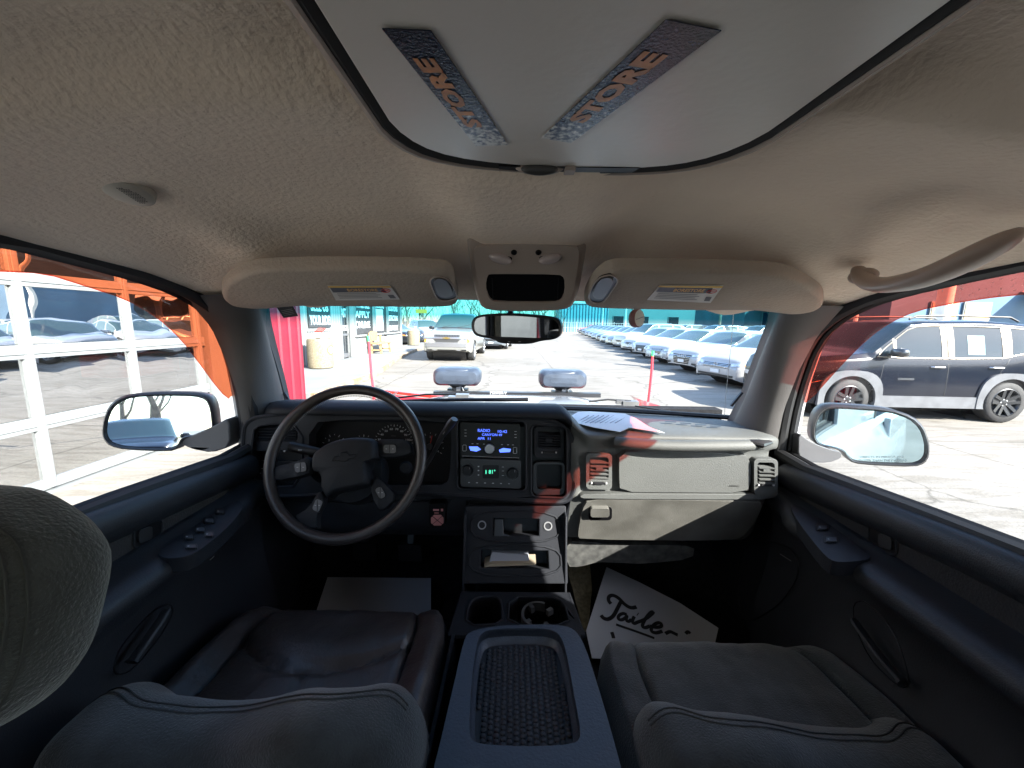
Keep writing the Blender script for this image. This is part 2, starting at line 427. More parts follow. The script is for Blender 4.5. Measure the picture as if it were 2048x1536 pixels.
# red tractor-ish tool chest standing inside the garage
tc_ = thing('tool_chest', 'red tool chest behind the glazed garage door', 'tool chest', (-5.6, 5.6, 0))
MB().m(mat('chest_red', (.55, .03, .03), .35)).box2((-5.9, 5.2, .75), (-5.3, 6.1, 1.05)).build('top_box', tc_, bevel=.02)
MB().m(blackp).box2((-5.88, 5.25, .12), (-5.32, 6.05, .74)).build('cabinet', tc_, bevel=.02)
for x in (-5.8, -5.4):
    for y in (5.35, 5.95): MB().m(rubber).lathe([(0, -.02), (.06, -.02), (.06, .02), (0, .02)], (x, y, .06), (0, 1, 0), 14).build('caster', tc_)

# ---- white office building
OX = -6.45
off = thing('office_building', 'white ribbed office with big window posters and glass door along the sidewalk', 'office', (-9, 15, 0))
wb = MB().m(whclad)
H = 3.4
def owall(y0, y1, z0, z1): wb.box2((OX - .2, y0, z0), (OX, y1, z1))
owall(7.6, 14.55, 0, H); owall(14.55, 15.35, 2.15, H); owall(15.35, 15.9, 0, H); owall(15.9, 22.2, 0, .98); owall(15.9, 22.2, 2.75, H)
owall(17.92, 18.2, .98, 2.75); owall(19.86, 20.06, .98, 2.75); owall(22.2, 22.6, 0, H)
wb.box2((-13, 22.4, 0), (OX - .2, 22.6, H)).box2((-13.2, 7.6, 0), (-13, 22.6, H)).box2((-13, 7.6, 0), (OX - .2, 7.75, H))
wb.build('wall', off)
cp = MB().m(whclad); corr_panel(cp, (OX + .01, 7.6), (OX + .01, 14.5), .14, 1.26, (1, 0, 0), .16, .02)
corr_panel(cp, (OX + .01, 13.75), (OX + .01, 14.5), 1.27, 3.3, (1, 0, 0), .16, .02)
corr_panel(cp, (OX + .01, 7.6), (OX + .01, 12.1), 1.27, 3.3, (1, 0, 0), .22, .02)
cp.build('cladding', off, sharp=20)
tr = MB().m(offwhite)
tr.box2((OX, 12.1, 1.2), (OX + .05, 13.75, 1.27)).box2((OX, 14.5, .13), (OX + .06, 14.58, 2.2)).box2((OX, 15.32, .13), (OX + .06, 15.42, 2.2))
for y in (15.86, 17.9, 18.2, 19.84, 20.06, 22.2): tr.box2((OX, y - .04, .9), (OX + .05, y + .04, 2.8))
tr.box2((OX, 15.82, .90), (OX + .09, 22.24, .98)).box2((OX, 11.6, .13), (OX + .06, 11.75, 3.3))
tr.build('trim', off, bevel=.004)
MB().m(mat('shade_roof', (.5, .5, .5), .7)).box2((-13.4, 7.58, H), (OX + .45, 22.9, H + .2)).build('roof', off)
pane_dark = mat('office_pane', (.02, .025, .03), .06, 0, .9, coat=1.0)
dr = MB().m(pane_dark).box2((OX - .12, 14.6, .14), (OX - .08, 15.3, 2.12)); 
dr.m(dull).box2((OX - .07, 14.6, .98), (OX - .03, 15.3, 1.06)).box2((OX - .07, 14.6, .14), (OX - .03, 15.3, .30))
dr.m(mat('sign_white', (.8, .8, .8), .6))
dr.text('OFFICE', (OX - .06, 14.95, 1.28), (0, 1, 0), (0, 0, 1), .62, .2, .0, .02)
dr.text('FAST', (OX - .06, 14.95, 1.85), (0, 1, 0), (0, 0, 1), .5, .34, .0, .02)
dr.build('door', off)
poster = mat('poster_black', (.045, .047, .05), .55, var=.3)
swh = MATS['sign_white']
def pos(y0, y1, z0, z1, lines, name='poster'):
    p = MB().m(poster).box2((OX - .10, y0, z0), (OX - .06, y1, z1)).m(swh)
    for s_, zc, h in lines: p.text(s_, (OX - .055, (y0 + y1) / 2, zc), (0, 1, 0), (0, 0, 1), (y1 - y0) * .84, h, 0, .025)
    return p.build(name, off)
pos(15.94, 17.86, 1.0, 2.74, [('AVAILABLE', 2.25, .30), ('APPLY', 1.83, .28), ('ONLINE', 1.40, .30)])
pos(18.26, 19.80, 1.0, 2.74, [('FINANCING', 2.3, .26)])
pos(20.12, 22.14, 1.0, 2.74, [('FINANCING', 2.6, .2), ('LOCATIONS', 2.22, .28), ('RESTRICTIONS', 1.72, .28), ('MON TO SAT', 1.2, .28)])
wp = MB().m(swh).box2((OX - .059, 18.55, 1.1), (OX - .05, 19.5, 2.12))
wp.build('notice_panel', off)
sg = MB().m(poster).box2((OX + .03, 12.2, 1.34), (OX + .06, 13.66, 2.22)).m(swh)
sg.text('SELL US', (OX + .065, 12.93, 2.0), (0, 1, 0), (0, 0, 1), 1.15, .30, 0, .03).text('YOUR RIDE!', (OX + .065, 12.93, 1.57), (0, 1, 0), (0, 0, 1), 1.38, .32, 0, .03)
sg.build('sign_board', off)

def person_free_bin(name, label, loc, badge, g='round stone waste bins on the sidewalk'):
    t = thing(name, label, 'waste bin', loc, g); x, y, z = loc
    st = mat('pebble_stone', (.15, .12, .075), .9, col2=(.27, .235, .165), vscale=35, bump=.8, bscale=50)
    b = MB().m(st).lathe([(.0, 0), (.30, 0), (.345, .03), (.36, .12), (.365, .80), (.35, .88), (.30, .90), (.27, .86), (.0, .84)], loc, n=32); b.build('body', t)
    if badge:
        b = MB().m(swh); rows = []
        for r in (0.0, .11):
            rows.append([V((x + .369 * math.cos(a0), y + .369 * math.sin(a0), z + .56 + r * math.sin(a)))
                         for a in [2 * math.pi * k / 20 for k in range(20)] for a0 in [rad(-12) + r * math.cos(a) / .37]])
        b.grid(rows, cv=True)
        b.m(mat('badge_orange', (.75, .16, .05), .5)); rows = []
        for r in (.10, .135):
            rows.append([V((x + .372 * math.cos(a0), y + .372 * math.sin(a0), z + .56 + r * math.sin(a)))
                         for a in [2 * math.pi * k / 20 for k in range(20)] for a0 in [rad(-12) + r * math.cos(a) / .37]])
        b.grid(rows, cv=True); b.m(blackp)
        b.text('76', (x + .37 * math.cos(rad(-12)), y + .37 * math.sin(rad(-12)), z + .56), (-math.sin(rad(-12)), math.cos(rad(-12)), 0), (0, 0, 1), .13, .12, .006, .02)
        b.build('badge', t)
    return t
person_free_bin('waste_bin', 'round pebble stone waste bin with orange ringed badge by the office wall', (-5.82, 11.65, .13), True)
person_free_bin('waste_bin', 'plain round pebble stone waste bin past the last office window', (-6.0, 23.4, .13), False)
ct = MB().m(mat('clear_cup', (.6, .6, .6), .2)).lathe([(0, 0), (.09, 0), (.11, .2), (.10, .2), (.08, .02)], (-5.75, 11.75, .985), n=16)
ct.m(redlens).box((-5.86, 11.8, 1.27), (.22, .26, .03), Matrix.Rotation(.35, 3, 'X')).m(blackp).bar((-5.75, 11.75, 1.0), (-5.83, 11.79, 1.26), .012, .012)
tag(ct.build('brochure_holder'), 'small red topped leaflet holder on the near stone bin', 'leaflet holder')

# bench
def bench():
    t = thing('bench', 'small tan wooden bench in front of the office windows', 'bench', (-6.0, 17.6, .13))
    wd = mat('bench_wood', (.36, .22, .11), .6, var=.25, vscale=6, stretch=(1, 6, 1), bump=.3, bscale=40)
    x0, x1, y0, y1, z = -6.25, -5.75, 16.85, 18.35, .13
    MB().m(wd).box2((x0 + .02, y0, z + .42), (x1, y1, z + .48)).build('seat', t, bevel=.01)
    b = MB().m(wd); pts = [(x0, y0 + .05, z + .55), (x0, y0 + 1.0, z + .55), (x0, y0 + 1.04, z + .9), (x0, y0 + .8, z + .98), (x0, y0 + .25, z + .98), (x0, y0 + .02, z + .9)]
    b.slab(pts, (-.04, 0, 0)); b.build('backrest', t, bevel=.01)
    for y in (y0 + .12, y1 - .16):
        l = MB().m(wd).bar((x0 + .05, y, z), (x0 + .02, y, z + .8), .09, .05, (0, 1, 0)).bar((x1 - .03, y, z), (x1 - .08, y, z + .42), .09, .05, (0, 1, 0)).bar((x0 + .05, y, z + .16), (x1 - .05, y, z + .16), .05, .06)
        l.build('leg', t, bevel=.006)
bench()
pk = MB().m(mat('grey_ash', (.3, .3, .32), .6)).lathe([(0, 0), (.06, 0), (.07, .22), (.02, .26), (0, .26)], (-5.95, 18.1, .611), n=14).m(blackp).box((-5.95, 18.1, .91), (.1, .1, .08))
tag(pk.build('ashtray_pot'), 'little dark pot standing on the bench seat', 'pot')

# ---- trees
bark = mat('bare_bark', (.20, .155, .12), .9, var=.3, vscale=3)
def make_tree(seed, H, label, spread=.55, loc=(0, 0, 0), group='bare trees beyond the lot'):
    rnd = random.Random(seed); t = thing('bare_tree', label, 'tree', (0, 0, 0), group)
    tk, cr = MB().m(bark), MB().m(bark)
    def br(p, d, L, r, dep):
        n = 3; pts = [p]; q = p; rr = [r]
        for k in range(n):
            d = (d + V((rnd.uniform(-.25, .25), rnd.uniform(-.25, .25), rnd.uniform(-.05, .18)))).normalized()
            q = q + d * L / n; pts.append(q); rr.append(r * (1 - .4 * (k + 1) / n))
        (tk if dep == 0 else cr).tube(pts, rr, 6 if dep < 2 else 3, caps=False)
        if dep >= 5: return
        for k in range(3 if dep < 2 else rnd.choice((2, 3, 3))):
            a = rnd.uniform(0, 6.28); s_ = rnd.uniform(.35, .8) * (1.15 if dep < 2 else 1)
            nd = (d + V((math.cos(a) * s_, math.sin(a) * s_, rnd.uniform(-.1, .25)))).normalized()
            br(pts[-1] if k < 2 else pts[-2], nd, L * rnd.uniform(.62, .82), max(.012, rr[-1] * .68), dep + 1)
    br(V((0, 0, 0)), V((0, 0, 1)), H * .26, H * .017, 0)
    tk.build('trunk', t); cr.build('crown', t); t.location = loc
    return t
# ================================================================ VEHICLES
def paint(name, col, metal=0.0, rough=.3): return mat(name, col, rough, metal, .6, coat=.9)
white_p = paint('paint_white', (.33, .325, .32)); silver_p = paint('paint_silver', (.22, .24, .26), .6); blue_p = paint('paint_steel_blue', (.10, .16, .24), .4)
dkblue_p = mat('paint_dark_blue', (.004, .006, .013), .2, 0, .3, coat=.2); black_p = paint('paint_black', (.015, .017, .02), .2); grey_p = paint('paint_grey', (.16, .18, .20), .5)
red_p = paint('paint_red', (.5, .02, .03)); gold_p = paint('paint_pewter', (.26, .26, .24), .35)

def wheel_mb(c, r, w, side, rimmat, spokes=5, rr=.66):
    """tyre and rim as two builders; side = +1/-1 outward along y"""
    ty = MB().m(rubber); h = w / 2
    ty.lathe([(r * rr, -h), (r * .93, -h), (r * .985, -h * .82), (r, -h * .5), (r, h * .5), (r * .985, h * .82), (r * .93, h), (r * rr, h)], c, (0, side, 0), 36)
    rm = MB().m(rimmat)
    rm.lathe([(r * rr + .002, h - .005), (r * rr - .012, h * 1.02), (r * rr - .03, h * .8), (r * rr - .035, -h * .7), (0, -h * .7)], c, (0, side, 0), 32)
    hub = V(c) + V((0, side * h * .62, 0))
    rm.lathe([(r * .2, -h * .9), (r * .2, .01), (r * .12, .02), (0, .02)], hub, (0, side, 0), 16)
    for k in range(spokes):
        a = 2 * math.pi * k / spokes + .3; d = V((math.cos(a), 0, math.sin(a))); t = V((-math.sin(a), 0, math.cos(a))); R1 = r * rr - .02
        for s_ in (-1, 1):
            p0 = hub + d * r * .12 + t * s_ * r * .09; p1 = V(c) + V((0, side * h * .93, 0)) + d * R1 + t * s_ * r * .16
            rm.bar(p0, p1, .045 * r / .33, .03, (0, side, 0))
        rm.slab([hub + d * r * .1 + t * r * .1, hub + d * r * .1 - t * r * .1, V(c) + V((0, side * h * .8, 0)) + d * R1 - t * r * .13, V(c) + V((0, side * h * .8, 0)) + d * R1 + t * r * .13], (0, -side * .02, 0))
    return ty, rm

class Car:
    """body loft. P: L, W, clear, top[(x,z)], belt[(x,z)], cowl, roof0, roof1, deck, axles, r"""
    def __init__(s, **P):
        s.P = P; L, W = P['L'], P['W']; s.L, s.W = L, W
        xs = []; n = P.get('n', 84)
        for i in range(n + 1):
            t = i / n; u = t - .5; xs.append(L * (u + .045 * math.sin(2 * math.pi * u * 1.0) * -1 * -1 if False else u) )
        ends = [.004, .012, .025, .045, .075]
        xs = sorted(set([round(x, 4) for x in xs[2:-2]] + [round(L / 2 - e, 4) for e in [0] + ends] + [round(-L / 2 + e, 4) for e in [0] + ends]))
        s.xs = xs; s.rows = [s.section(x) for x in xs]; s.K = len(s.rows[0])
        vs = [p for r in s.rows for p in r]; K = s.K; s.body, s.glass, s.under = [], [], []
        for i in range(len(xs) - 1):
            xm = (xs[i] + xs[i + 1]) / 2
            for j in range(K - 1):
                f = (i * K + j, i * K + j + 1, (i + 1) * K + j + 1, (i + 1) * K + j)
                s.kind(xm, j).append(f)
        s.caps = [tuple(range(0, K)), tuple(range((len(xs) - 1) * K, len(xs) * K))]
        s.vs = vs
        full = [tuple(v) for v in vs] + [(v.x, -v.y, v.z) for v in vs]; N = len(vs)
        fc = s.body + s.glass + s.under + s.caps
        s.bvh = BVHTree.FromPolygons(full, fc + [tuple(i + N for i in f) for f in fc])
    def hw(s, x):
        P = s.P; u = x / (s.L / 2)
        return s.W / 2 * (1 - P.get('tf', .16) * max(0, (u - .55) / .45) ** 2.2 - .12 * max(0, (-u - .6) / .4) ** 2.5)
    def section(s, x):
        P = s.P; L = s.L; top = interp(P['top'], x); belt = min(interp(P['belt'], x), top - .02); hw = s.hw(x); lo = P['clear']
        e = min(L / 2 - abs(x), .25) / .25; e = max(e, 0)
        er = 1 - (1 - e) ** 2                                          # rounding of the nose and tail
        rb = P.get('er', .10)
        hw *= 1 - rb * .9 * (1 - er) ** 2; lo2 = lo + .07 * (1 - er); top -= P.get('nr', .07) * (1 - er) ** 2; belt = min(belt, top - .015)
        arch = 0
        for ax in P['axles']:
            R = P['r'] + P.get('gap', .045)
            if abs(x - ax) < R: arch = max(arch, P['r'] + math.sqrt(R * R - (x - ax) ** 2))
        def z(v): return max(v, arch)
        gh = max(0, top - belt); tum = P.get('tumble', .38)
        gw = hw * .955 - (min(tum * (gh - .05), .3) if gh > .12 else .02)
        zt = top - (.045 if gh > .12 else .02)
        if gh <= .12: gw = hw * .90
        a = [(0, lo2 + .03), (hw * .55, lo2 + .03), (hw * .86, lo2 + .02), (hw * .965, z(lo2)), (hw * .985, z(lo2 + .05))]
        mid = lo + (belt - lo) * .45
        a += [(hw * 1.0, z(mid * .75 + lo * .25)), (hw * 1.0, z(mid)), (hw * .992, z(mid + (belt - mid) * .5)), (hw * .975, z(belt - .05)), (hw * .955, z(belt))]
        for k in (.02, .33, .66, .96):
            a.append((hw * .955 + (gw - hw * .955) * k - (0.0 if gh < .12 else 0.0) + (.012 if gh > .12 and .1 < k < .9 else 0), z(belt + (zt - belt) * k)))
        a += [(gw, z(zt)), (gw * .93, top - .012), (gw * .75, top + .006), (gw * .5, top + .018), (gw * .25, top + .024), (0, top + .026)]
        return [V((x, y, zz)) for y, zz in a]
    def kind(s, x, j):
        P = s.P
        if j <= 2: return s.under
        if 10 <= j <= 12:
            for a, b in P['side_glass']:
                if a < x < b and interp(P['top'], x) - interp(P['belt'], x) > P.get('gmin', .16): return s.glass
        if j >= 14:
            if P['roof0'] < x < P['cowl']: return s.glass
            if P['deck'] < x < P['roof1'] and not P.get('noback'): return s.glass
        return s.body
    def shell(s, body_mat, parent, glass=carglass):
        N = len(s.vs); full = s.vs + [V((v.x, -v.y, v.z)) for v in s.vs]
        def mk(fs, m, name, off=0):
            mb = MB().m(m); mb.add(full, fs + [tuple(i + N for i in f) for f in fs])
            used = sorted({i for f in mb.f for i in f}); ix = {o: k for k, o in enumerate(used)}
            mb.v = [mb.v[i] for i in used]; mb.f = [tuple(ix[i] for i in f) for f in mb.f]
            return mb.build(name, parent, sharp=48, weld=.0005)
        mk(s.body + s.caps, body_mat, 'body'); mk(s.glass, glass, 'window'); mk(s.under, blackp, 'underbody')
    def patch(s, mb, quad, d, off=.004, n=6, m=3, th=.0):
        """lay a quad patch (4 corners, any 3-D) onto the body along direction d"""
        q = [V(p) for p in quad]; d = V(d).normalized(); rows = []
        ax = max(range(3), key=lambda k: abs(d[k]))
        for i in range(m + 1):
            row = []; miss = []
            for j in range(n + 1):
                p = q[0].lerp(q[1], j / n).lerp(q[3].lerp(q[2], j / n), i / m)
                st = p.copy(); st[ax] = -math.copysign(6, d[ax])
                h = s.bvh.ray_cast(st, d, 12)
                hit = bool(h[0]) and (h[0][ax] * d[ax] < 0)
                row.append((h[0] if hit else p) - d * off); miss.append(not hit)
            good = [k for k in range(n + 1) if not miss[k]]
            for k in range(n + 1):
                if miss[k]:
                    if good: row[k][ax] = row[min(good, key=lambda g_: abs(g_ - k))][ax]
                    elif rows: row[k][ax] = rows[-1][k][ax]
                    else: row[k][ax] = -math.copysign(s.L / 2 if ax == 0 else s.W / 2, d[ax])
            rows.append(row)
        mb.grid(rows)
        if th: mb.grid([[p + d * th for p in rows[0]], rows[0]]); mb.grid([rows[-1], [p + d * th for p in rows[-1]]]); mb.grid([[r[0] + d * th for r in rows], [r[0] for r in rows]]); mb.grid([[r[-1] for r in rows], [r[-1] + d * th for r in rows]])
        return mb
    def front(s, y0, y1, z0, z1, z0b=None, z1b=None):
        return [(s.L, y0, z0), (s.L, y1, z0 if z0b is None else z0b), (s.L, y1, z1 if z1b is None else z1b), (s.L, y0, z1)]
    def sideq(s, x0, x1, z0, z1, sg=1, x0t=None, x1t=None):
        return [(x0, sg * 2, z0), (x1, sg * 2, z0), (x1 if x1t is None else x1t, sg * 2, z1), (x0 if x0t is None else x0t, sg * 2, z1)]

def finish_car(c, parent, rimmat=alloy, spokes=5, tw=.21, mirror_x=None, mirror_m=None, handles=(), seams=(), rr=.66):
    P = c.P; r = P['r']
    for ax in P['axles']:
        for sg in (1, -1):
            ty, rm = wheel_mb((ax, sg * (c.W / 2 - tw / 2 - .01), r), r, tw, sg, rimmat, spokes, rr)
            wo_ = ty.build('wheel', parent, sharp=50); rm.build('rim', wo_, sharp=40)
    well = MB().m(blackp)
    for ax in P['axles']: well.lathe([(r + .09, -c.W / 2 + .3), (r + .09, c.W / 2 - .3)], (ax, 0, r), (0, 1, 0), 24)
    well.box2((-c.L / 2 + .6, -c.W / 2 + .35, P['clear'] + .06), (c.L / 2 - .3, c.W / 2 - .25, P['clear'] + .15)); well.build('chassis', parent)
    if mirror_x is not None:
        zb = interp(P['belt'], mirror_x) + .07; yb = c.hw(mirror_x) * .95
        for sg in (1, -1):
            mb = MB().m(mirror_m).ellipsoid((mirror_x - .02, sg * (yb + .15), zb + .03), (.17, .24, .15), e=.7, nu=14, nv=10)
            mb.m(blackp).bar((mirror_x, sg * (yb - .04), zb - .03), (mirror_x, sg * (yb + .1), zb), .06, .03); mb.build('side_mirror', parent, sharp=60)
    if seams:
        for x0, z0, x1, z1 in seams:
            for sg in (1, -1):
                nseg = 6; sm = MB().m(blackp)
                sm2 = c.patch(sm, [(x0 - .004, sg * 2, z0), (x1 - .004, sg * 2, z1), (x1 + .004, sg * 2, z1), (x0 + .004, sg * 2, z0)], (0, -sg, 0), .0025, nseg, 1)
                sm.build('door_seam', parent)
    for hx, hz in handles:
        for sg in (1, -1):
            h = c.bvh.ray_cast(V((hx, sg * 3, hz)), V((0, -sg, 0)), 5)
            yy = abs(h[0].y) if h[0] else c.W / 2
            MB().m(P.get('hmat', mirror_m or chrome)).tube([(hx - .10, sg * yy, hz), (hx - .08, sg * (yy + .035), hz), (hx + .08, sg * (yy + .035), hz), (hx + .10, sg * yy, hz)], .016, 6, flat=.8).build('door_handle', parent)

def sedan_spec(kind):
    if kind == 'suv':
        return dict(L=4.6, W=1.86, clear=.22, top=[(-2.3, .95), (-2.2, 1.35), (-1.95, 1.60, 1), (-1.0, 1.68, 1), (.1, 1.66), (.35, 1.60), (1.0, 1.14), (1.15, 1.07), (1.9, .98), (2.22, .88), (2.3, .72)],
                    belt=[(-2.3, 1.0), (-1.6, 1.06), (0, 1.02), (1.0, 1.0), (1.7, .88), (2.3, .68)], cowl=1.02, roof0=.30, roof1=-1.95, deck=-2.2, axles=(1.42, -1.28), r=.35, side_glass=[(-1.72, -1.15), (-1.08, -.12), (-.04, .86)])
    return dict(L=4.75, W=1.84, clear=.17, top=[(-2.37, .80), (-2.3, 1.02), (-1.75, 1.08), (-1.0, 1.36, 1), (-.3, 1.445, 1), (.2, 1.43), (.45, 1.36), (1.12, .99), (1.25, .955), (1.9, .85), (2.25, .72), (2.375, .58)],
                belt=[(-2.37, .86), (-1.8, .98), (-.6, .93), (.6, .89), (1.2, .86), (1.8, .76), (2.375, .54)], cowl=1.13, roof0=.40, roof1=-.92, deck=-1.70, axles=(1.45, -1.36), r=.325, side_glass=[(-1.25, -.56), (-.50, .26), (.34, .92)], gmin=.10)

def fill_front(c, root, style):
    L = c.L
    g = MB().m(blackp); f = c.front
    def pt(m_, y0, y1, z0, z1, z0b=None, z1b=None, off=.006, n=6, mm=2): g.m(m_); c.patch(g, f(y0, y1, z0, z1, z0b, z1b), (-1, 0, 0), off, n, mm)
    X = (-1, 0, 0)
    if style == 'slats':                                # thin dark slats between the lamps, ring badge
        pt(blackp, -.46, .46, .50, .63)
        for z in (.52, .555, .59, .625): pt(chrome, -.46, .46, z - .006, z + .004, off=.014)
        pt(blackp, -.62, .62, .22, .33); pt(chrome, -.66, .66, .20, .215, off=.012)
        h = c.bvh.ray_cast(V((4, 0, .575)), V((-1, 0, 0)), 6)[0]
        ring = [(h.x + .015, .062 * math.cos(a), .575 + .062 * math.sin(a)) for a in [2 * math.pi * k / 20 for k in range(20)]]
        g.m(chrome).tube(ring, .008, 6, closed=True)
        g.tube([(h.x + .015, -.035, .615), (h.x + .015, -.012, .575), (h.x + .015, 0, .60), (h.x + .015, .012, .575), (h.x + .015, .035, .615)], .005, 5)
        g.tube([(h.x + .015, -.048, .60), (h.x + .015, -.02, .53), (h.x + .015, 0, .565), (h.x + .015, .02, .53), (h.x + .015, .048, .60)], .005, 5)
    elif style == 'single_frame':                       # tall six-sided grille with bars
        q = [(-.42, .30, -.36), (.42, .30, .36)]
        c.patch(g.m(blackp), [(L, -.34, .26), (L, .34, .26), (L, .46, .62), (L, -.46, .62)], X, .006, 8, 5)
        for k in range(6): z = .30 + k * .055; w_ = .35 + (z - .26) * .33; pt(chrome, -w_, w_, z - .005, z + .006, off=.016)
        for y in (-.15, -.05, .05, .15):
            h = c.bvh.ray_cast(V((4, y, .58)), V((-1, 0, 0)), 6)[0]
            g.m(chrome).tube([(h.x + .02, y + .06 * math.cos(a), .575 + .05 * math.sin(a)) for a in [2 * math.pi * k / 14 for k in range(14)]], .006, 5, closed=True)
        pt(blackp, .52, .72, .24, .36); pt(blackp, -.72, -.52, .24, .36)
    elif style == 'oval':                               # hexagon grille of horizontal chrome bars
        c.patch(g.m(blackp), [(L, -.26, .42), (L, .26, .42), (L, .38, .64), (L, -.38, .64)], X, .006, 8, 4)
        for k in range(6): z = .44 + k * .036; w_ = .28 + (.10 if 1 < k < 5 else .04); pt(chrome, -w_, w_, z - .005, z + .006, off=.015)
        pt(blackp, -.34, .34, .23, .33); pt(blackp, .46, .74, .23, .34, .26, .32); pt(blackp, -.74, -.46, .26, .32, .23, .34)
        pt(lampglass, .52, .68, .27, .31, off=.012); pt(lampglass, -.68, -.52, .27, .31, off=.012)
    elif style == 'vee':                                # broad V grille
        c.patch(g.m(blackp), [(L, -.24, .24), (L, .24, .24), (L, .44, .62), (L, -.44, .62)], X, .006, 8, 5)
        for sg in (-1, 1): c.patch(g.m(chrome), [(L, sg * .24, .24), (L, sg * .28, .24), (L, sg * .50, .62), (L, sg * .45, .62)], X, .016, 2, 5)
        pt(blackp, .50, .76, .22, .40, .26, .36); pt(blackp, -.76, -.50, .26, .36, .22, .40)
    else:                                               # plain small grille and intake
        c.patch(g.m(blackp), [(L, -.26, .50), (L, .26, .50), (L, .40, .62), (L, -.40, .62)], X, .006, 8, 3)
        for sg in (-1, 1): c.patch(g.m(chrome), [(L, sg * .10, .50), (L, sg * .13, .50), (L, sg * .40, .64), (L, sg * .36, .64)], X, .014, 2, 3)
        pt(blackp, -.5, .5, .24, .36)
    g.build('grille', root)
    MB_ = MB().m(plate_m); c.patch(MB_, f(-.15, .15, .36, .45), X, .022, 2, 2, .012)
    MB_.build('number_plate', root)
    for sg in (-1, 1):
        h = MB().m(lampglass)
        c.patch(h, [(L, sg * .50, .56), (L, sg * .84, .60), (L, sg * .88, .69), (L, sg * .48, .64)], X, .007, 8, 3)
        c.patch(h.m(blackp), [(L, sg * .49, .553), (L, sg * .85, .593), (L, sg * .85, .60), (L, sg * .49, .56)], X, .010, 8, 1)
        c.patch(h.m(amber), [(L, sg * .78, .60), (L, sg * .845, .615), (L, sg * .875, .675), (L, sg * .80, .665)], X, .012, 2, 2)
        h.build('headlight', root)
        t = MB().m(redlens); c.patch(t, [(-L, sg * .55, .78), (-L, sg * .88, .78), (-L, sg * .88, .92), (-L, sg * .50, .92)], (1, 0, 0), .006, 4, 2); t.build('tail_light', root)

protos = {}
def parked(kind, style, pm, label, x, y, yaw, group, glass=carglass):
    key = (kind, style)
    name = 'parked_suv' if kind == 'suv' else 'parked_sedan'
    if key not in protos:
        root = thing(name, label, 'suv' if kind == 'suv' else 'sedan', (0, 0, 0), group)
        c = Car(**sedan_spec(kind)); c.shell(pm, root, glass); fill_front(c, root, style)
        z1 = .98 if kind == 'sedan' else 1.1
        finish_car(c, root, mirror_x=.78, mirror_m=pm, seams=[(.28, .3, .32, .88), (-.55, .3, -.52, .90), (1.02, .35, .96, .84)], handles=[(-.32, .80), (-1.1, .83)])
        protos[key] = (root, pm); r = root
    else:
        src, pm0 = protos[key]; r = dup(src, label=label); r['group'] = group
        if pm is not pm0:
            for ch in r.children_recursive:
                for i, sl_ in enumerate(ch.material_slots):
                    if sl_.material is pm0: sl_.link = 'OBJECT'; sl_.material = pm
    r.location = (x, y, 0); r.rotation_euler = (0, 0, yaw); return r

GR = 'cars parked in the front row across the lot'
row = [('sedan', 'slats', white_p, 'white sedan with thin black slatted grille and ring badge, first beside the windshield pillar'),
       ('sedan', 'single_frame', white_p, 'white sedan with tall barred grille of four rings, second in the front row'),
       ('sedan', 'oval', white_p, 'white sedan with hexagonal grille of horizontal chrome bars'),
       ('sedan', 'vee', white_p, 'white sedan with dark V shaped grille and slanted corner intakes, behind the red plow marker'),
       ('sedan', 'plain', white_p, 'white sedan with small V grille just beyond the red plow marker'),
       ('suv', 'plain', white_p, 'tall white crossover parked between the small white sedans'),
       ('sedan', 'oval', silver_p, 'silver sedan parked right after the tall white crossover'),
       ('sedan', 'plain', white_p, 'white sedan between two silver ones beyond the crossover'),
       ('sedan', 'vee', silver_p, 'silver sedan with V grille next to the steel blue cars'),
       ('sedan', 'slats', blue_p, 'steel blue sedan, nearest of the dark cars at the far end'),
       ('sedan', 'plain', grey_p, 'grey sedan in the middle of the dark far cars'),
       ('sedan', 'oval', blue_p, 'steel blue sedan with barred grille near the end of the row'),
       ('sedan', 'vee', grey_p, 'grey sedan second from the end of the front row'),
       ('sedan', 'plain', black_p, 'dark sedan closing the far end of the front row')]
nose = [(5.55, 10.45), (5.85, 13.3), (6.0, 16.1), (6.25, 18.9), (6.5, 21.8), (6.7, 24.7), (6.95, 27.6), (7.2, 30.5), (7.5, 33.6), (7.85, 37.2), (8.3, 41.2), (8.8, 46.0), (9.4, 51.5), (10.0, 57.5)]
YAW = rad(195)
for (k, st_, pm, lb), (nx, ny) in zip(row, nose):
    parked(k, st_, pm, lb, nx - 2.35 * math.cos(YAW), ny - 2.35 * math.sin(YAW), YAW, GR)
GR2 = 'cars parked in the second row across the lot'
row2 = [('suv', 'plain', dkblue_p, 'dark blue crossover right behind the nearest white sedans', 14.5, 13.5), ('sedan', 'plain', white_p, 'white sedan roof in the second row beside the dark crossover', 14.8, 18.3),
        ('suv', 'plain', black_p, 'black crossover in the second row behind the chrome barred sedan', 15.0, 23.5), ('suv', 'plain', silver_p, 'silver crossover in the second row below the big tree', 15.2, 29),
        ('suv', 'plain', white_p, 'white crossover in the second row behind the hanging air freshener', 15.6, 35), ('sedan', 'oval', red_p, 'red sedan parked far off near the blue container', 13.6, 68), ('sedan', 'plain', black_p, 'black sedan parked far off by the fence', 18.0, 66)]
for k, st_, pm, lb, x, y in row2: parked(k, st_, pm, lb, x, y, rad(185), GR2)
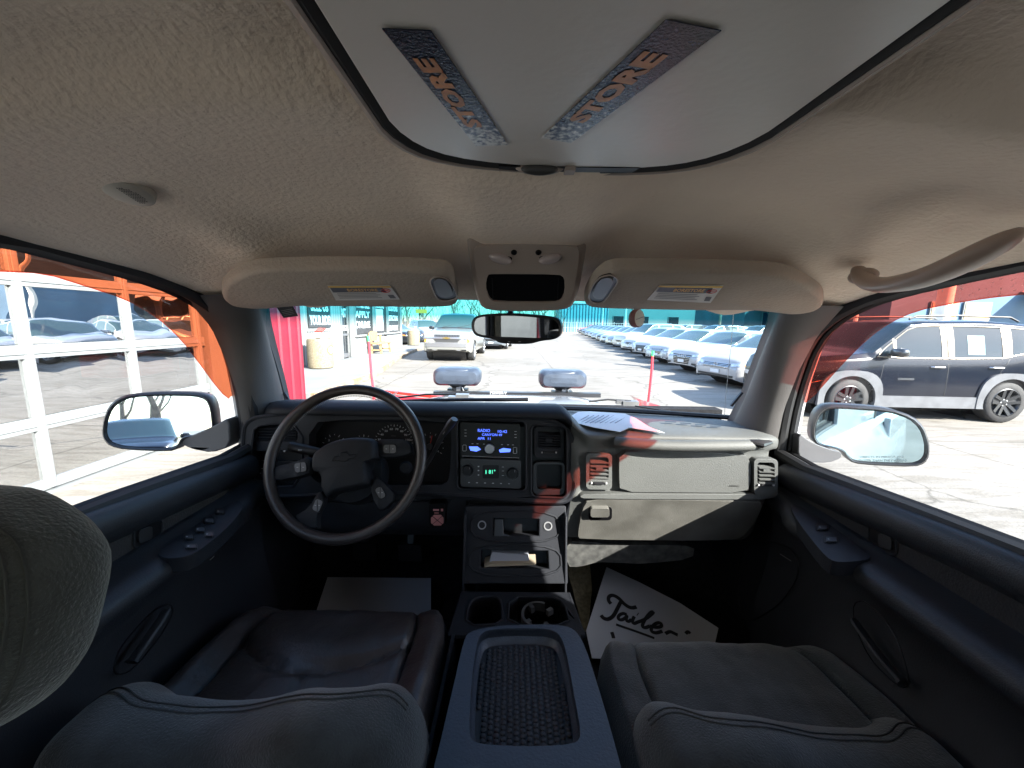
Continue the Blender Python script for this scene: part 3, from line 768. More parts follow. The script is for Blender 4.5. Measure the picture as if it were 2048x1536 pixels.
# behind and to the side of the truck (seen in mirrors and garage glass)
GR3 = 'cars parked behind the truck'
for k, st_, pm, lb, x, y, a in [('sedan', 'oval', silver_p, 'silver sedan parked behind and right of the truck', 8.2, -1.2, 182), ('sedan', 'vee', dkblue_p, 'dark blue sedan two spaces behind the black crossover', 8.4, 1.9, 181),
                                ('suv', 'plain', dkblue_p, 'dark blue crossover waiting behind the truck, seen in the door mirror', -2.35, -13.2, 91), ('suv', 'plain', white_p, 'white crossover at the back of the lot', 7.8, -4.6, 178)]:
    parked(k, st_, pm, lb, x, y, rad(a), GR3, carglass)

# ---- black crossover seen through the passenger window
def big_suv():
    root = thing('parked_crossover', 'black boxy crossover with grey wheel arch cladding outside the passenger window', 'suv', (0, 0, 0))
    c = Car(L=4.23, W=1.80, clear=.26, n=96, r=.345, gap=.06, axles=(1.29, -1.28), tf=.10, er=.08, tumble=.26,
            top=[(-2.115, 1.0), (-2.05, 1.45), (-1.9, 1.62), (-1.0, 1.685, 1), (.1, 1.67), (.35, 1.63), (.98, 1.17), (1.1, 1.13), (1.8, 1.06), (2.03, .98), (2.115, .8)],
            belt=[(-2.115, 1.12), (-1.55, 1.14), (-1.1, 1.07), (-.5, 1.05), (.9, 1.05), (1.2, 1.03), (1.9, .97), (2.115, .78)], cowl=1.0, roof0=.3, roof1=-1.85, deck=-2.04,
            side_glass=[(-1.62, -1.27), (-1.10, -.34), (-.14, .60), (.66, .84)], hmat=chrome)
    c.shell(dkblue_p, root, carglass2)
    clad = mat('grey_cladding', (.105, .11, .12), .6, var=.15)
    cl = MB().m(clad)
    for sg in (1, -1):
        for ax in c.P['axles']:
            R0, R1 = .405, .52; a0s = [rad(a) for a in range(-22, 203, 9)]; rows = []
            def yv(x, z):
                h = c.bvh.ray_cast(V((x, sg * 3, z)), V((0, -sg, 0)), 5); return (abs(h[0].y) if h[0] else c.W / 2 - .02)
            inner, outer, lip = [], [], []
            for a in a0s:
                ca, sa = math.cos(a), math.sin(a); sq = 1.0
                x0, z0 = ax + R0 * ca, .345 + R0 * sa
                k = 1 / max(abs(ca) ** 3 + abs(sa) ** 3, .001) ** (1 / 3)
                x1, z1 = ax + R1 * ca * (k * .9 + .08), .345 + R1 * sa * (k * .9 + .05)
                yy = min(max(yv(x1, max(z1, .4)), c.W / 2 - .04), c.W / 2 + .01)
                inner.append(V((x0, sg * (yy + .028), max(z0, .24)))); outer.append(V((x1, sg * (yy + .03), max(z1, .24)))); lip.append(V((x0, sg * (yy - .05), max(z0, .24))))
            cl.grid([lip, inner, outer, [p + V((0, -sg * .05, 0)) for p in outer]])
        cl.box2((-.86, sg * (c.W / 2 - .05), .24), (.80, sg * (c.W / 2 + .012), .43))
        c.patch(cl, c.sideq(-2.05, -1.75, .3, .66, sg), (0, -sg, 0), .012, 4, 3)
    cl.build('cladding', root, sharp=45)
    tan = mat('window_trim', (.24, .21, .17), .35, .6)
    tr_ = MB().m(tan)
    def tubeproj(pts, r_=.009, sg=1):
        out = []
        for x, z in pts:
            h = c.bvh.ray_cast(V((x, sg * 3, z)), V((0, -sg, 0)), 5); out.append((x, sg * ((abs(h[0].y) if h[0] else .8) + .006), z))
        tr_.tube(out, r_, 6, closed=True)
    for sg in (1, -1):
        loop = [(.92, 1.075), (.5, 1.06), (0, 1.06), (-.5, 1.065), (-1.1, 1.085), (-1.45, 1.16), (-1.66, 1.22), (-1.65, 1.4), (-1.62, 1.545), (-1.2, 1.575), (-.6, 1.59), (0, 1.585), (.25, 1.565), (.4, 1.51), (.6, 1.36), (.8, 1.2)]
        tubeproj(loop, .010, sg)
        c.patch(tr_, c.sideq(-.34, -.24, 1.07, 1.58, sg), (0, -sg, 0), .005, 2, 6); c.patch(tr_, c.sideq(-.22, -.14, 1.07, 1.58, sg), (0, -sg, 0), .005, 2, 6)
        c.patch(tr_, c.sideq(-1.26, -1.11, 1.10, 1.56, sg), (0, -sg, 0), .005, 2, 6); c.patch(tr_, c.sideq(.60, .645, 1.07, 1.36, sg), (0, -sg, 0), .006, 2, 4)
    tr_.build('window_trim', root)
    bd = MB().m(chrome)
    c.patch(bd, c.sideq(.30, .56, .70, .73, 1), (0, -1, 0), .008, 4, 1); bd.m(blackp)
    bd.text('RENEGADE', (.43, c.W / 2 + .012, .715), (-1, 0, 0), (0, 0, 1), .25, .022, .004)
    bd.build('badge', root)
    rr_ = MB().m(blackp)
    for sg in (1, -1):
        rr_.tube([(.25, sg * .60, 1.69), (.15, sg * .60, 1.745), (-.5, sg * .605, 1.765), (-1.4, sg * .60, 1.75), (-1.55, sg * .60, 1.68)], .016, 6)
    rr_.build('roof_rail', root)
    st_ = MB().m(mat('window_sticker', (.12, .24, .26), .5)); c.patch(st_, c.sideq(-.83, -.56, 1.13, 1.44, 1), (0, -1, 0), .004, 2, 2); st_.build('window_sticker', root)
    fill_front(c, root, 'plain')
    finish_car(c, root, dkalloy, 5, .22, .72, black_p, handles=[(-.06, .92), (-1.0, .93)], seams=[(-.24, .44, -.24, 1.05), (-1.02, .75, -1.22, 1.08), (.86, .5, .80, 1.04)], rr=.70)
    hubs = MB().m(alloy)
    for ax in c.P['axles']:
        for k in range(5): a = k * 1.2566; hubs.lathe([(.016, 0), (.016, .02), (0, .025)], (ax + .05 * math.cos(a), c.W / 2 - .055, .345 + .05 * math.sin(a)), (0, 1, 0), 8)
    hubs.build('wheel_nut', root)
    root.scale = (1.05, 1.05, 1.05); root.location = (7.28, 6.6 + .95, 0); root.rotation_euler = (0, 0, rad(179)); return root
big_suv()

# ---- pewter pickup facing us
def facing_truck():
    root = thing('parked_pickup', 'pewter pickup with chrome grille facing us beside the office pavement', 'pickup', (0, 0, 0))
    c = Car(L=5.7, W=1.98, clear=.37, n=96, r=.40, gap=.08, axles=(1.88, -1.75), tf=.05, er=.05, nr=.05, tumble=.30,
            top=[(-2.85, 1.26), (-.78, 1.27), (-.74, 1.60), (-.66, 1.88), (-.3, 1.95, 1), (.2, 1.94), (.45, 1.87), (1.10, 1.34), (1.2, 1.29), (2.4, 1.20), (2.75, 1.13), (2.85, 1.0)],
            belt=[(-2.85, 1.24), (-.8, 1.24), (.9, 1.22), (1.2, 1.2), (2.3, 1.12), (2.85, .96)], cowl=1.12, roof0=.42, roof1=-.64, deck=-.77, side_glass=[(-.55, .0), (.08, .95)])
    c.shell(gold_p, root, carglass)
    X = (-1, 0, 0); L = 2.85; f = c.front
    mesh = mat('grille_mesh', (.10, .10, .10), .4, .6)
    g = MB().m(mesh); c.patch(g, f(-.50, .50, .99, 1.08), X, .008, 8, 2); c.patch(g, [(L, -.42, .78), (L, .42, .78), (L, .52, .90), (L, -.52, .90)], X, .008, 8, 3)
    for k in range(16): y = -.48 + k * .064; c.patch(g.m(blackp), f(y - .012, y + .012, .99, 1.08), X, .012, 1, 1)
    c.patch(g.m(alloy), f(-.86, .86, .915, .985), X, .03, 10, 2, .03)
    c.patch(g, [(L, -.50, .745), (L, .50, .745), (L, .46, .78), (L, -.46, .78)], X, .02, 8, 1, .02)
    g.build('grille', root)
    em = MB().m(mat('emblem_gold', (.45, .33, .10), .3, .8)); h = 2.85 + .045
    em.slab([(h, -.15, .93), (h, -.06, .93), (h, -.045, .91), (h, .06, .91), (h, .075, .93), (h, .15, .93), (h, .13, .97), (h, .055, .97), (h, .04, .99), (h, -.065, .99), (h, -.08, .97), (h, -.17, .97)], (-.03, 0, 0)); em.build('emblem', root)
    for sg in (-1, 1):
        hl = MB().m(lampglass); c.patch(hl, f(sg * .56, sg * .93, .995, 1.085), X, .012, 6, 2); c.patch(hl, f(sg * .54, sg * .80, .78, .90), X, .012, 5, 2)
        c.patch(hl.m(amber), f(sg * .80, sg * .94, .79, .90), X, .013, 3, 2); c.patch(hl.m(blackp), f(sg * .54, sg * .94, .905, .915), X, .02, 5, 1); hl.build('headlight', root)
    bm_ = MB().m(alloy); c.patch(bm_, f(-.95, .95, .60, .745), X, .05, 12, 4, .05)
    c.patch(bm_.m(gold_p), f(-.94, .94, .40, .60), X, .035, 12, 4, .05)
    for y0, y1 in ((-.78, -.58), (-.36, .36), (.58, .78)): c.patch(bm_.m(blackp), f(y0, y1, .455, .50), X, .046, 4, 1)
    for y in (-.47, .47): bm_.m(dull).tube([(2.88, y - .04, .48), (2.97, y - .03, .48), (2.97, y + .03, .48), (2.88, y + .04, .48)], .014, 6)
    bm_.build('bumper', root)
    hs = MB().m(blackp); c.patch(hs, [(1.14, -.75, 4), (1.14, .75, 4), (1.22, .75, 4), (1.22, -.75, 4)], (0, 0, -1), .006, 10, 1); hs.build('cowl_grille', root)
    wv = MB().m(blackp)
    for y in (-.55, .1): wv.bar((1.15, y, 1.34), (.95, y + .55, 1.47), .02, .015)
    wv.build('wiper', root)
    finish_car(c, root, alloy, 5, .27, .86, black_p, handles=[(-.3, 1.08)], seams=[(.95, .5, .92, 1.2), (-.05, .5, -.05, 1.2)])
    root.location = (-2.50, 15.25 + 2.85, 0); root.rotation_euler = (0, 0, rad(-92)); return root
facing_truck()
r_ = parked('suv', 'plain', grey_p, 'grey crossover hidden behind the pewter pickup', -1.1, 25.0, rad(-95), 'cars parked past the pewter pickup')
r_ = parked('suv', 'plain', white_p, 'white off road wagon with dark windows past the office corner', -7.0, 31.0, rad(-60), 'cars parked past the pewter pickup', carglass2)
r_ = parked('sedan', 'plain', black_p, 'black car behind the far stone bin', -8.6, 27.4, rad(-30), 'cars parked past the pewter pickup')
r_ = parked('sedan', 'plain', blue_p, 'bright blue car beside the off road wagon', -9.8, 30.0, rad(-80), 'cars parked past the pewter pickup')

# ================================================================ FAR SETTING
tA = make_tree(3, 13, 'bare many limbed tree far beyond the pewter pickup', loc=(-10, 70, 0))
tB = make_tree(11, 11, 'bare slender tree far beyond the lot', loc=(-4, 74, 0))
tC = make_tree(23, 12, 'bare tree with low fork beyond the fence', loc=(2, 72, 0))
rt = random.Random(5); words = ['leaning', 'twisted', 'broad', 'narrow', 'forked', 'dense', 'tall', 'low', 'spindly', 'ragged', 'round topped', 'lopsided', 'thin', 'open', 'stout', 'crowded', 'wispy', 'upright', 'sprawling', 'knotted', 'arched', 'scraggly', 'short', 'heavy limbed', 'fine twigged', 'split', 'straight', 'drooping', 'bushy']
xs_ = [-33, -27, -23, -19, -15.5, -13, -8.5, -6.4, -3, -1.8, 1.4, 2.9, 4.5, 6.1, 7.9, -34, -29, -25, -21, -17.5, -14, -12, -7, -5.6, -1, 0.6, 3.6, 5.2, 7.0]
for i, x in enumerate(xs_[:29]):
    t_ = dup(rt.choice((tA, tB, tC)), (x, rt.uniform(52, 80), 0), rt.uniform(0, 6.28), f'bare {words[i]} tree in the thicket beyond the lot'); s_ = rt.uniform(.8, 1.25); t_.scale = (s_, s_, s_ * rt.uniform(.85, 1.1))
for i, (x, y) in enumerate([(-2.6, -25), (-4.4, -28), (-3.4, -34), (-6, -31), (4, -30), (24, 36), (15, 48)]):
    t_ = dup((tA, tB, tC)[i % 3], (x, y, 0), i * 1.3, f'bare {words[i + 15]} tree ' + ('behind the truck' if y < 0 else 'standing over the second row of cars')); t_['group'] = 'bare trees around the lot'

tk_ = MB().m(mat('twig_brown', (.17, .14, .11), .9, var=.4, vscale=.5))
for k in range(5200):
    x = rt.uniform(-38, 8.3); y = rt.uniform(62, 76); h = rt.uniform(.2, 1) ** 1.4 * (5.2 + 1.8 * noise.noise((x * .25, 3, 1))); L_ = rt.uniform(.5, 1.5); a = rt.gauss(0, .6)
    d_ = V((math.sin(a), rt.uniform(-.2, .2), math.cos(a))) * L_; p = V((x, y, h)); w_ = rt.uniform(.02, .05); tk_.add([p, p + V((w_, 0, 0)), p + d_ + V((w_ * .3, 0, 0)), p + d_], [(0, 1, 2, 3)])
tag(tk_.build('thicket'), 'tangle of bare brown twigs between the far trees', 'undergrowth', kind='stuff')
def far_building(name, label, cat, x0, y0, x1, y1, h, wm, rm, ribs=None, wins=(), gable=0, awn=None):
    t = thing(name, label, cat, ((x0 + x1) / 2, (y0 + y1) / 2, 0)); b = MB().m(wm)
    b.box2((x0, y0, 0), (x1, y1, h)); b.build('wall', t)
    if ribs: c_ = MB().m(wm); corr_panel(c_, (x0, y0 - .02), (x1, y0 - .02), 0, h, (0, -1, 0), ribs, ribs * .25); c_.build('cladding', t, sharp=20)
    r = MB().m(rm)
    if gable:
        yc = (y0 + y1) / 2; xc = (x0 + x1) / 2
        r.slab([(x0 - .4, y0 - .3, h), (x1 + .4, y0 - .3, h), (xc, y0 - .3, h + gable)], (0, y1 - y0 + .6, 0))
    else: r.box2((x0 - .3, y0 - .3, h), (x1 + .3, y1 + .3, h + .25))
    r.build('roof', t)
    for (wx, wz, ww, wh) in wins:
        f_ = MB().m(offwhite).box2((wx - .08, y0 - .10, wz - .08), (wx + ww + .08, y0 - .03, wz + wh + .08)); f = f_.build('window', t)
        MB().m(pane_dark).box2((wx, y0 - .12, wz), (wx + ww, y0 - .101, wz + wh)).build('window_pane', f)
    if awn: a = MB().m(mat('awning_pale', (.55, .6, .62), .6)); a.slab([(awn[0], y0 - .05, awn[2] + .5), (awn[1], y0 - .05, awn[2] + .5), (awn[1], y0 - 1.6, awn[2]), (awn[0], y0 - 1.6, awn[2])], (0, 0, -.08)); a.build('awning', t)
    return t
cont = mat('container_blue', (.16, .30, .34), .5, var=.1, vscale=.5)
far_building('steel_shed', 'long ribbed pale blue steel shed beyond the end of the lot', 'shed', 8.5, 72, 17.5, 80, 5.2, cont, MATS['shade_roof'], .55)
far_building('warehouse', 'plain low warehouse with flat pale roof behind the fence', 'warehouse', 18.5, 78, 40, 90, 5.5, mat('wall_pale', (.16, .19, .19), .8, var=.1, vscale=.3), MATS['shade_roof'], None, [(20, 1, 2, 2.2), (25, 1, 2, 2.2), (31, 1, 2, 2.2)])
far_building('brick_store', 'long dark store front behind the second row of cars', 'shop', 26, 44, 62, 56, 6.0, mat('store_wall', (.12, .14, .15), .8, var=.2, vscale=.4), MATS['shade_roof'], None, [(28 + 4 * k, .8, 2.4, 2.4) for k in range(8)], awn=(27, 60, 3.4))
blues = mat('blue_siding', (.07, .14, .22), .7, var=.15, vscale=.6)
far_building('blue_house', 'dark blue sided house with white framed windows beyond the black crossover', 'house', 24, 25, 46, 34, 7.0, blues, MATS['shade_roof'], None, [(26.5, 1.0, 1.6, 2.3), (28.6, 1.0, 1.6, 2.3), (33.5, .6, 1.8, 2.6), (36.5, .6, 1.8, 2.6), (40, .6, 2, 2.6)], awn=(32, 45, 3.6))
far_building('white_house', 'cream gabled house across the lot, mirrored in the garage glass', 'house', 22, 8, 34, 16, 3.2, mat('cream_siding', (.7, .67, .55), .7, var=.06, vscale=.5), MATS['shade_roof'], None, [(24, 1, 1.2, 1.4), (28, 1, 1.2, 1.4)], gable=2.4)
# west face of that house looks at the garage: windows on it
wh = [o for o in bpy.data.objects if o.name.startswith('white_house')][0]
f_ = MB().m(pane_dark)
for y in (9, 11, 13.5): f_.box2((21.9, y, 1.0), (21.98, y + 1.1, 2.2))
f_.build('side_window', wh)
far_building('rear_house', 'low cream house at the back of the lot, mirrored in the garage glass', 'house', 20, -14, 30, -2, 3.4, MATS['cream_siding'], MATS['shade_roof'], None, [], gable=2.0)
# marquee post with orange top
pole_m = mat('pale_post', (.72, .66, .58), .6, var=.1, vscale=2)
pp = MB().m(pole_m).tube([(11.15, 10.2, 0), (11.15, 10.2, 5.5)], .16, 12)
tag(pp.build('sign_post'), 'thick pale post rising behind the black crossover roof', 'post')
for i, (x, y, h) in enumerate([(11.2, 39, 9), (16.4, 31, 8), (14.2, 62, 9), (-11.5, 48, 9), (21, 24, 8)]):
    t = thing('utility_pole', ['slim pole by the far end of the front row', 'slim dark pole standing over the second row of cars', 'slim pale pole before the ribbed shed', 'slim pole behind the far stone bin', 'dark pole before the blue house'][i], 'pole', (x, y, 0), 'utility poles around the lot')
    MB().m(bark if i % 2 else pole_m).tube([(x, y, 0), (x, y, h)], .11, 8).build('pole', t)
    MB().m(bark).bar((x - 1, y, h - .6), (x + 1, y, h - .6), .1, .12).build('crossarm', t)
# chain link fence at the far end
fn = thing('chain_link_fence', 'pale chain link fence across the far end of the lot', 'fence', (12, 64, 0)); fm = mat('fence_wire', (.6, .62, .62), .5, .4)
fw = MB().m(fm)
for k in range(90): x = -2 + k * .38; fw.bar((x, 64, .05), (x, 64, 1.75), .03, .03, (0, 1, 0))
for z in (.1, .9, 1.75): fw.bar((-2, 64, z), (32.2, 64, z), .04, .04)
fw.build('mesh', fn)
for k in range(12): MB().m(fm).tube([(-2 + k * 3.1, 64.06, 0), (-2 + k * 3.1, 64.06, 1.9)], .05, 6).build('post', fn)
rd = MB().m(mat('orange_lamp', (.9, .35, .05), .5)).box((-11.2, 47.7, 2.75), (1.3, .2, .45)); tag(rd.build('hanging_sign'), 'small orange sign on the pole past the office', 'sign')
# ================================================================ THE TRUCK WE SIT IN
truck = thing('pickup_truck', 'pickup truck whose cab surrounds the viewer, dark dash and beige headliner', 'pickup', (0.02, 0, 0))
CX = .02
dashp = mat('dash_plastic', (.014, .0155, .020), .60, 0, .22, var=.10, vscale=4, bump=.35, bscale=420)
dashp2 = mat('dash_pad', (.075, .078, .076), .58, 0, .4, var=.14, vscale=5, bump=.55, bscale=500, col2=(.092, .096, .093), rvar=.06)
glove_m = mat('scuffed_glove_plastic', (.075, .073, .066), .5, 0, .45, col2=(.125, .122, .112), vscale=12, bump=.35, bscale=420, detail=8)
kick_m = mat('dusty_kick_plastic', (.045, .046, .046), .6, col2=(.13, .13, .125), vscale=38, detail=8, bump=.2, bscale=300)
doorp = mat('door_plastic', (.016, .0175, .022), .5, 0, .45, var=.12, vscale=5, bump=.3, bscale=420)
doorfab = mat('door_fabric', (.019, .018, .019), .9, 0, .2, var=.15, vscale=20, bump=.6, bscale=260, sheen=.2)
fabric = mat('seat_velour', (.040, .043, .043), .92, 0, .2, var=.22, vscale=26, bump=.9, bscale=330, sheen=.35)
leather = mat('seat_leather', (.055, .046, .045), .34, 0, .5, var=.22, vscale=7, bump=.5, bscale=150, rvar=.08)
carpet = mat('sunlit_tan_carpet', (.30, .27, .19), .95, 0, .1, var=.25, vscale=90, bump=1, bscale=300)
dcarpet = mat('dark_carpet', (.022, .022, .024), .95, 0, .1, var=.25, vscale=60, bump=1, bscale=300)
head_m = mat('headliner_cloth', (.86, .72, .58), .95, 0, .12, var=.10, vscale=2.6, bump=.65, bscale=130, sheen=.1, detail=6, bdist=.004)
trimp = mat('pillar_plastic', (.085, .080, .078), .55, 0, .4, var=.08, vscale=6, bump=.3, bscale=400)
beigep = mat('beige_plastic', (.38, .315, .27), .42, 0, .45, var=.05, vscale=5, bump=.15, bscale=400)
greyhard = mat('panel_grey', (.78, .73, .66), .33, 0, .5, var=.07, vscale=3.5, bump=.12, bscale=120, rvar=.07)
seal = mat('seal_rubber', (.006, .006, .007), .65)
gloss = mat('gloss_black', (.005, .005, .006), .38, 0, .25)
knobm = mat('knob_black', (.018, .018, .02), .4)
markw = mat('print_grey', (.42, .42, .43), .5)
bodyw = paint('truck_white', (.40, .41, .42))
ledb = mat('display_blue', (.0, .01, .05), .3, emit=(.08, .16, .95), estr=.55)
ledg = mat('display_green', (.0, .03, .02), .3, emit=(.08, .75, .45), estr=.45)
pinkp = mat('pink_print', (.50, .22, .22), .6)
mirrorm3 = mat('mirror_dimmed', (.30, .31, .32), .015, 1.0)
mirrorm = mat('mirror_silver', (.62, .70, .76), .015, 1.0)
mirrorm2 = mat('mirror_dusty', (.42, .56, .60), .025, 1.0, var=.06, vscale=30, rvar=.05)
sq = lambda a, b, x: max(0, min(1, (x - a) / (b - a))) ** 2 * (3 - 2 * max(0, min(1, (x - a) / (b - a))))

# ---- headliner
def zc(y): return interp([(-1.2, 1.77), (.55, 1.800), (.74, 1.778), (.86, 1.728), (.95, 1.680), (1.0, 1.655)], y)
def zr(y): return interp([(-1.2, 1.705), (.55, 1.707), (.78, 1.683), (.90, 1.655), (1.0, 1.635)], y)
def headz(x, y):
    u = min(1, abs(x - CX) / .745); z = zr(y) + (zc(y) - zr(y)) * (1 - u ** 3.2)
    z += .034 * (1 - sq(.345, .40, y)) * (1 - u ** 6)
    z -= .034 * (1 - sq(.07, .19, abs(x - .03))) * sq(.45, .55, y) * (1 - sq(.80, .9, y))
    z -= .020 * math.exp(-((abs(x - CX) - .52) / .06) ** 2) * sq(.55, .75, y)          # folds beside the visors
    z += .010 * math.exp(-((x - .55) / .10) ** 2 - ((y - .57) / .10) ** 2)
    return z + .003 * noise.noise((x * 5, y * 5, 0))
ys = [-1.18 + .06 * k for k in range(25)] + [.29 + .0165 * k for k in range(44)]
xsn = [CX - .745 + 1.49 * k / 72 for k in range(73)]
hl_rows = [[V((x, y, headz(x, y))) for x in xsn] for y in ys]
hb = MB().m(head_m).grid(hl_rows); headliner = hb.build('headliner', truck, sharp=80)
HB = BVHTree.FromPolygons(hb.v, hb.f)
def hitH(u, v, off=0.0):
    d = ray(u, v).normalized(); h = HB.ray_cast(EYE, d, 3); return (h[0] - d * off, h[1])

# ---- roof, rear cab shell and floor (closed box that keeps the light out)
rf = MB().m(bodyw)
rows = []
for k in range(21):
    x = -.80 + 1.64 * k / 20; u = abs(x - CX) / .82
    rows.append([V((x, y, 1.86 - .10 * u ** 4 - (.15 * sq(.75, 1.06, y)))) for y in [-1.25 + .12 * j for j in range(20)]])
rf.grid(rows); rf.build('roof', truck, solid=-.02)
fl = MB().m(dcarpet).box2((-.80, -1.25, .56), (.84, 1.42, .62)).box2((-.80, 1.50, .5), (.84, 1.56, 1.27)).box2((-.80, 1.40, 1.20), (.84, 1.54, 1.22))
fl.add([(-.8, 1.25, .63), (.84, 1.25, .63), (.84, 1.50, .92), (-.8, 1.50, .92)], [(0, 1, 2, 3)])
fl.build('floor_carpet', truck)
bw = MB().m(doorp)
ring = [V((-.80, -1.22, .6)), V((.84, -1.22, .6)), V((.84, -1.22, 1.84)), V((-.80, -1.22, 1.84))]
bw.slab(ring, (0, -.04, 0), holes=[[V((x + CX, -1.22, z)) for x, z in rrect(1.30, .36, .05, c=(0, 1.47))]]); bw.build('rear_bulkhead', truck)
tintg = glassmat('quarter_sun_tint', (.45, .48, .48), 1.0, dirt=.05)  # tint added to hold back sun through the unseen passenger quarter window
MB().m(glassmat('rear_glass', (.85, .88, .88), .8)).add([(-.64, -1.24, 1.28), (.68, -1.24, 1.28), (.68, -1.24, 1.66), (-.64, -1.24, 1.66)], [(0, 1, 2, 3)]).build('rear_window', truck)
sideglass = glassmat('side_glass', (.94, .96, .955), .8, dirt=.22, base_refl=.02)
WIN0 = [(.37, 1.698), (.576, 1.694), (.709, 1.676), (.80, 1.661), (.868, 1.643), (.915, 1.612), (.950, 1.570), (.975, 1.52), (.995, 1.45), (1.008, 1.38), (1.014, 1.30), (1.012, 1.224), (.585, 1.266), (.34, 1.28)]
WIN0 = [(y + .055 * sq(.84, .98, y), z + .018 * sq(1.40, 1.6, z)) for y, z in WIN0]
def side(sg):
    WIN = list(WIN0)
    if sg < 0: WIN[0] = (-.22, 1.700); WIN[-1] = (-.22, 1.30)
    X = CX + sg * .765; nm = 'passenger' if sg > 0 else 'driver'
    hole = [V((X, y, z)) for y, z in WIN]; hole2 = [V((X, y, z)) for y, z in [(-.34, 1.30), (-.34, 1.68), (-1.0, 1.66), (-1.06, 1.32)]]
    out = [V((X, y, z)) for y, z in [(-1.22, .6), (1.50, .6), (1.50, 1.20), (1.30, 1.29), (1.16, 1.43), (1.07, 1.60), (1.0, 1.68), (.85, 1.72), (.5, 1.76), (-1.22, 1.76)]]
    MB().m(doorp).slab(out, (sg * .035, 0, 0), holes=[hole, hole2]).build('cab_side', truck)
    X2 = X + sg * .038
    body = MB().m(bodyw)
    hole = [V((X2, y + (.012 if y > .5 else -.012), z + (.012 if z > 1.4 else -.012))) for y, z in WIN]; hole2 = [V((X2, y, z)) for _, y, z in hole2]
    body.slab([V((X2, v.y, v.z)) for v in out], (sg * .012, 0, 0), holes=[hole, hole2])
    body.grid([[V((X2 + sg * d, y, z)) for y in (-1.25, -.5, .3, 1.1, 1.5, 2.0, 2.45, 2.7)] for d, z in ((.0, 1.262 - .0), (.05, 1.19), (.115, 1.05), (.125, .85), (.10, .62), (.05, .55))]) if False else None
    body.grid([[V((X2 + sg * d, y, z - (.03 * sq(1.3, 2.7, y)))) for y in (-3.4, -2.3, -1.25, -.5, .3, 1.1, 1.5)] for d, z in ((.012, 1.215), (.05, 1.19), (.105, 1.05), (.115, .85), (.09, .62), (.05, .55))])
    body.build('door_skin', truck)
    # seals round the opening
    tb = MB().m(seal); ring = [V((X - sg * .012, y, z)) for y, z in WIN]
    tb.tube([V((X - sg * .010, y, z)) for y, z in chaikin(WIN, 1)], .015, 8, closed=True, up=(1, 0, 0))
    tb.tube([V((X + sg * .016, y, z)) for y, z in chaikin([(y * .995 + .002, 1.47 + (z - 1.47) * .98) for y, z in WIN], 1)], .008, 6, closed=True, up=(1, 0, 0))
    tb.build('window_seal', truck)
    gp_ = MB().m(sideglass); gp_.slab([V((X + sg * .018, y, z)) for y, z in WIN], (0.0001 * sg, 0, 0)) if False else gp_.add([V((X + sg * .018, y, z)) for y, z in WIN], [tuple(t) for t in tessellate_polygon([[V((X, y, z)) for y, z in WIN]])])
    gp_.build('side_window', truck)
    MB().m(tintg if sg > 0 else MATS['rear_glass']).add([V((v.x + sg * .01, v.y, v.z)) for v in hole2], [(0, 1, 2, 3)]).build('quarter_window', truck)
side(-1); side(1)

# ---- windshield
wsg = glassmat('windshield_glass', (.93, .96, .96), .55, dirt=.10, band=(1.576, 1.620, (.08, .40, .47)), base_refl=.0)
def wsp(u, t):     # u across -1..1, t 0 base .. 1 header
    a = V((CX + u * .80, 1.40 - .13 * u * u, 1.285)); b = V((CX + u * .705, 1.03 - .06 * u * u, 1.70))
    p = a.lerp(b, t); p.y += .02 * math.sin(math.pi * t); return p
wg = MB().m(wsg).grid([[wsp(-1 + 2 * i / 24, j / 12) for i in range(25)] for j in range(13)]); wg.build('windshield', truck, sharp=180)
# black border + cowl
bd = MB().m(seal)
for s_ in (-1, 1): bd.tube([wsp(s_ * .985, j / 10) - V((0, .012, 0)) for j in range(11)], .016, 6)
bd.tube([wsp(-1 + 2 * i / 20, .0) + V((0, -.012, .008)) for i in range(21)], .012, 6, flat=.7)
bd.tube([wsp(-1 + 2 * i / 20, .955) for i in range(21)], .02, 6); bd.build('windshield_seal', truck)

# ---- A pillars
def pillar(sg, pts_in, pts_out):
    rows = []; n = 14
    for i in range(n + 1):
        t = i / n
        def at(ps):
            f = t * (len(ps) - 1); k = min(int(f), len(ps) - 2); return V(ps[k]).lerp(V(ps[k + 1]), f - k)
        a, b = at(pts_in), at(pts_out); row = []
        row.append(a + V((0, .03, 0)))
        for j in range(9):
            s_ = j / 8; p = a.lerp(b, s_); bul = math.sin(math.pi * s_) ** .7
            row.append(p + V((-sg * .030 * bul, -.012 * bul, 0)))
        row.append(b + V((sg * .03, .0, 0))); rows.append(row)
    m = MB().m(trimp).grid(rows); o = m.build('pillar_trim', truck, sharp=70)
def pin(u, v, y): return atY(u, v, y)
pillar(-1, [pin(578, 838, 1.27), pin(560, 760, 1.22), pin(541, 690, 1.13), pin(528, 640, 1.06), pin(520, 585, .98)],
       [pin(506, 858, 1.06), pin(497, 790, 1.045), pin(474, 720, 1.02), pin(446, 655, .985), pin(392, 590, .90)])
pillar(1, [pin(1462, 850, 1.24), pin(1492, 790, 1.20), pin(1520, 715, 1.12), pin(1546, 650, 1.04), pin(1560, 600, .97)],
       [pin(1532, 890, 1.06), pin(1546, 820, 1.05), pin(1576, 740, 1.02), pin(1612, 670, .985), pin(1662, 612, .90)])
for u0, u1, y in ((575, 585, 1.21), (1474, 1462, 1.19)):
    MB().m(knobm).tube([atY(u0 - 6 if u0 < 1000 else u0 + 10, 785, y), atY(u1, 812, y)], .007, 6, flat=.6).build('trim_clip', truck)

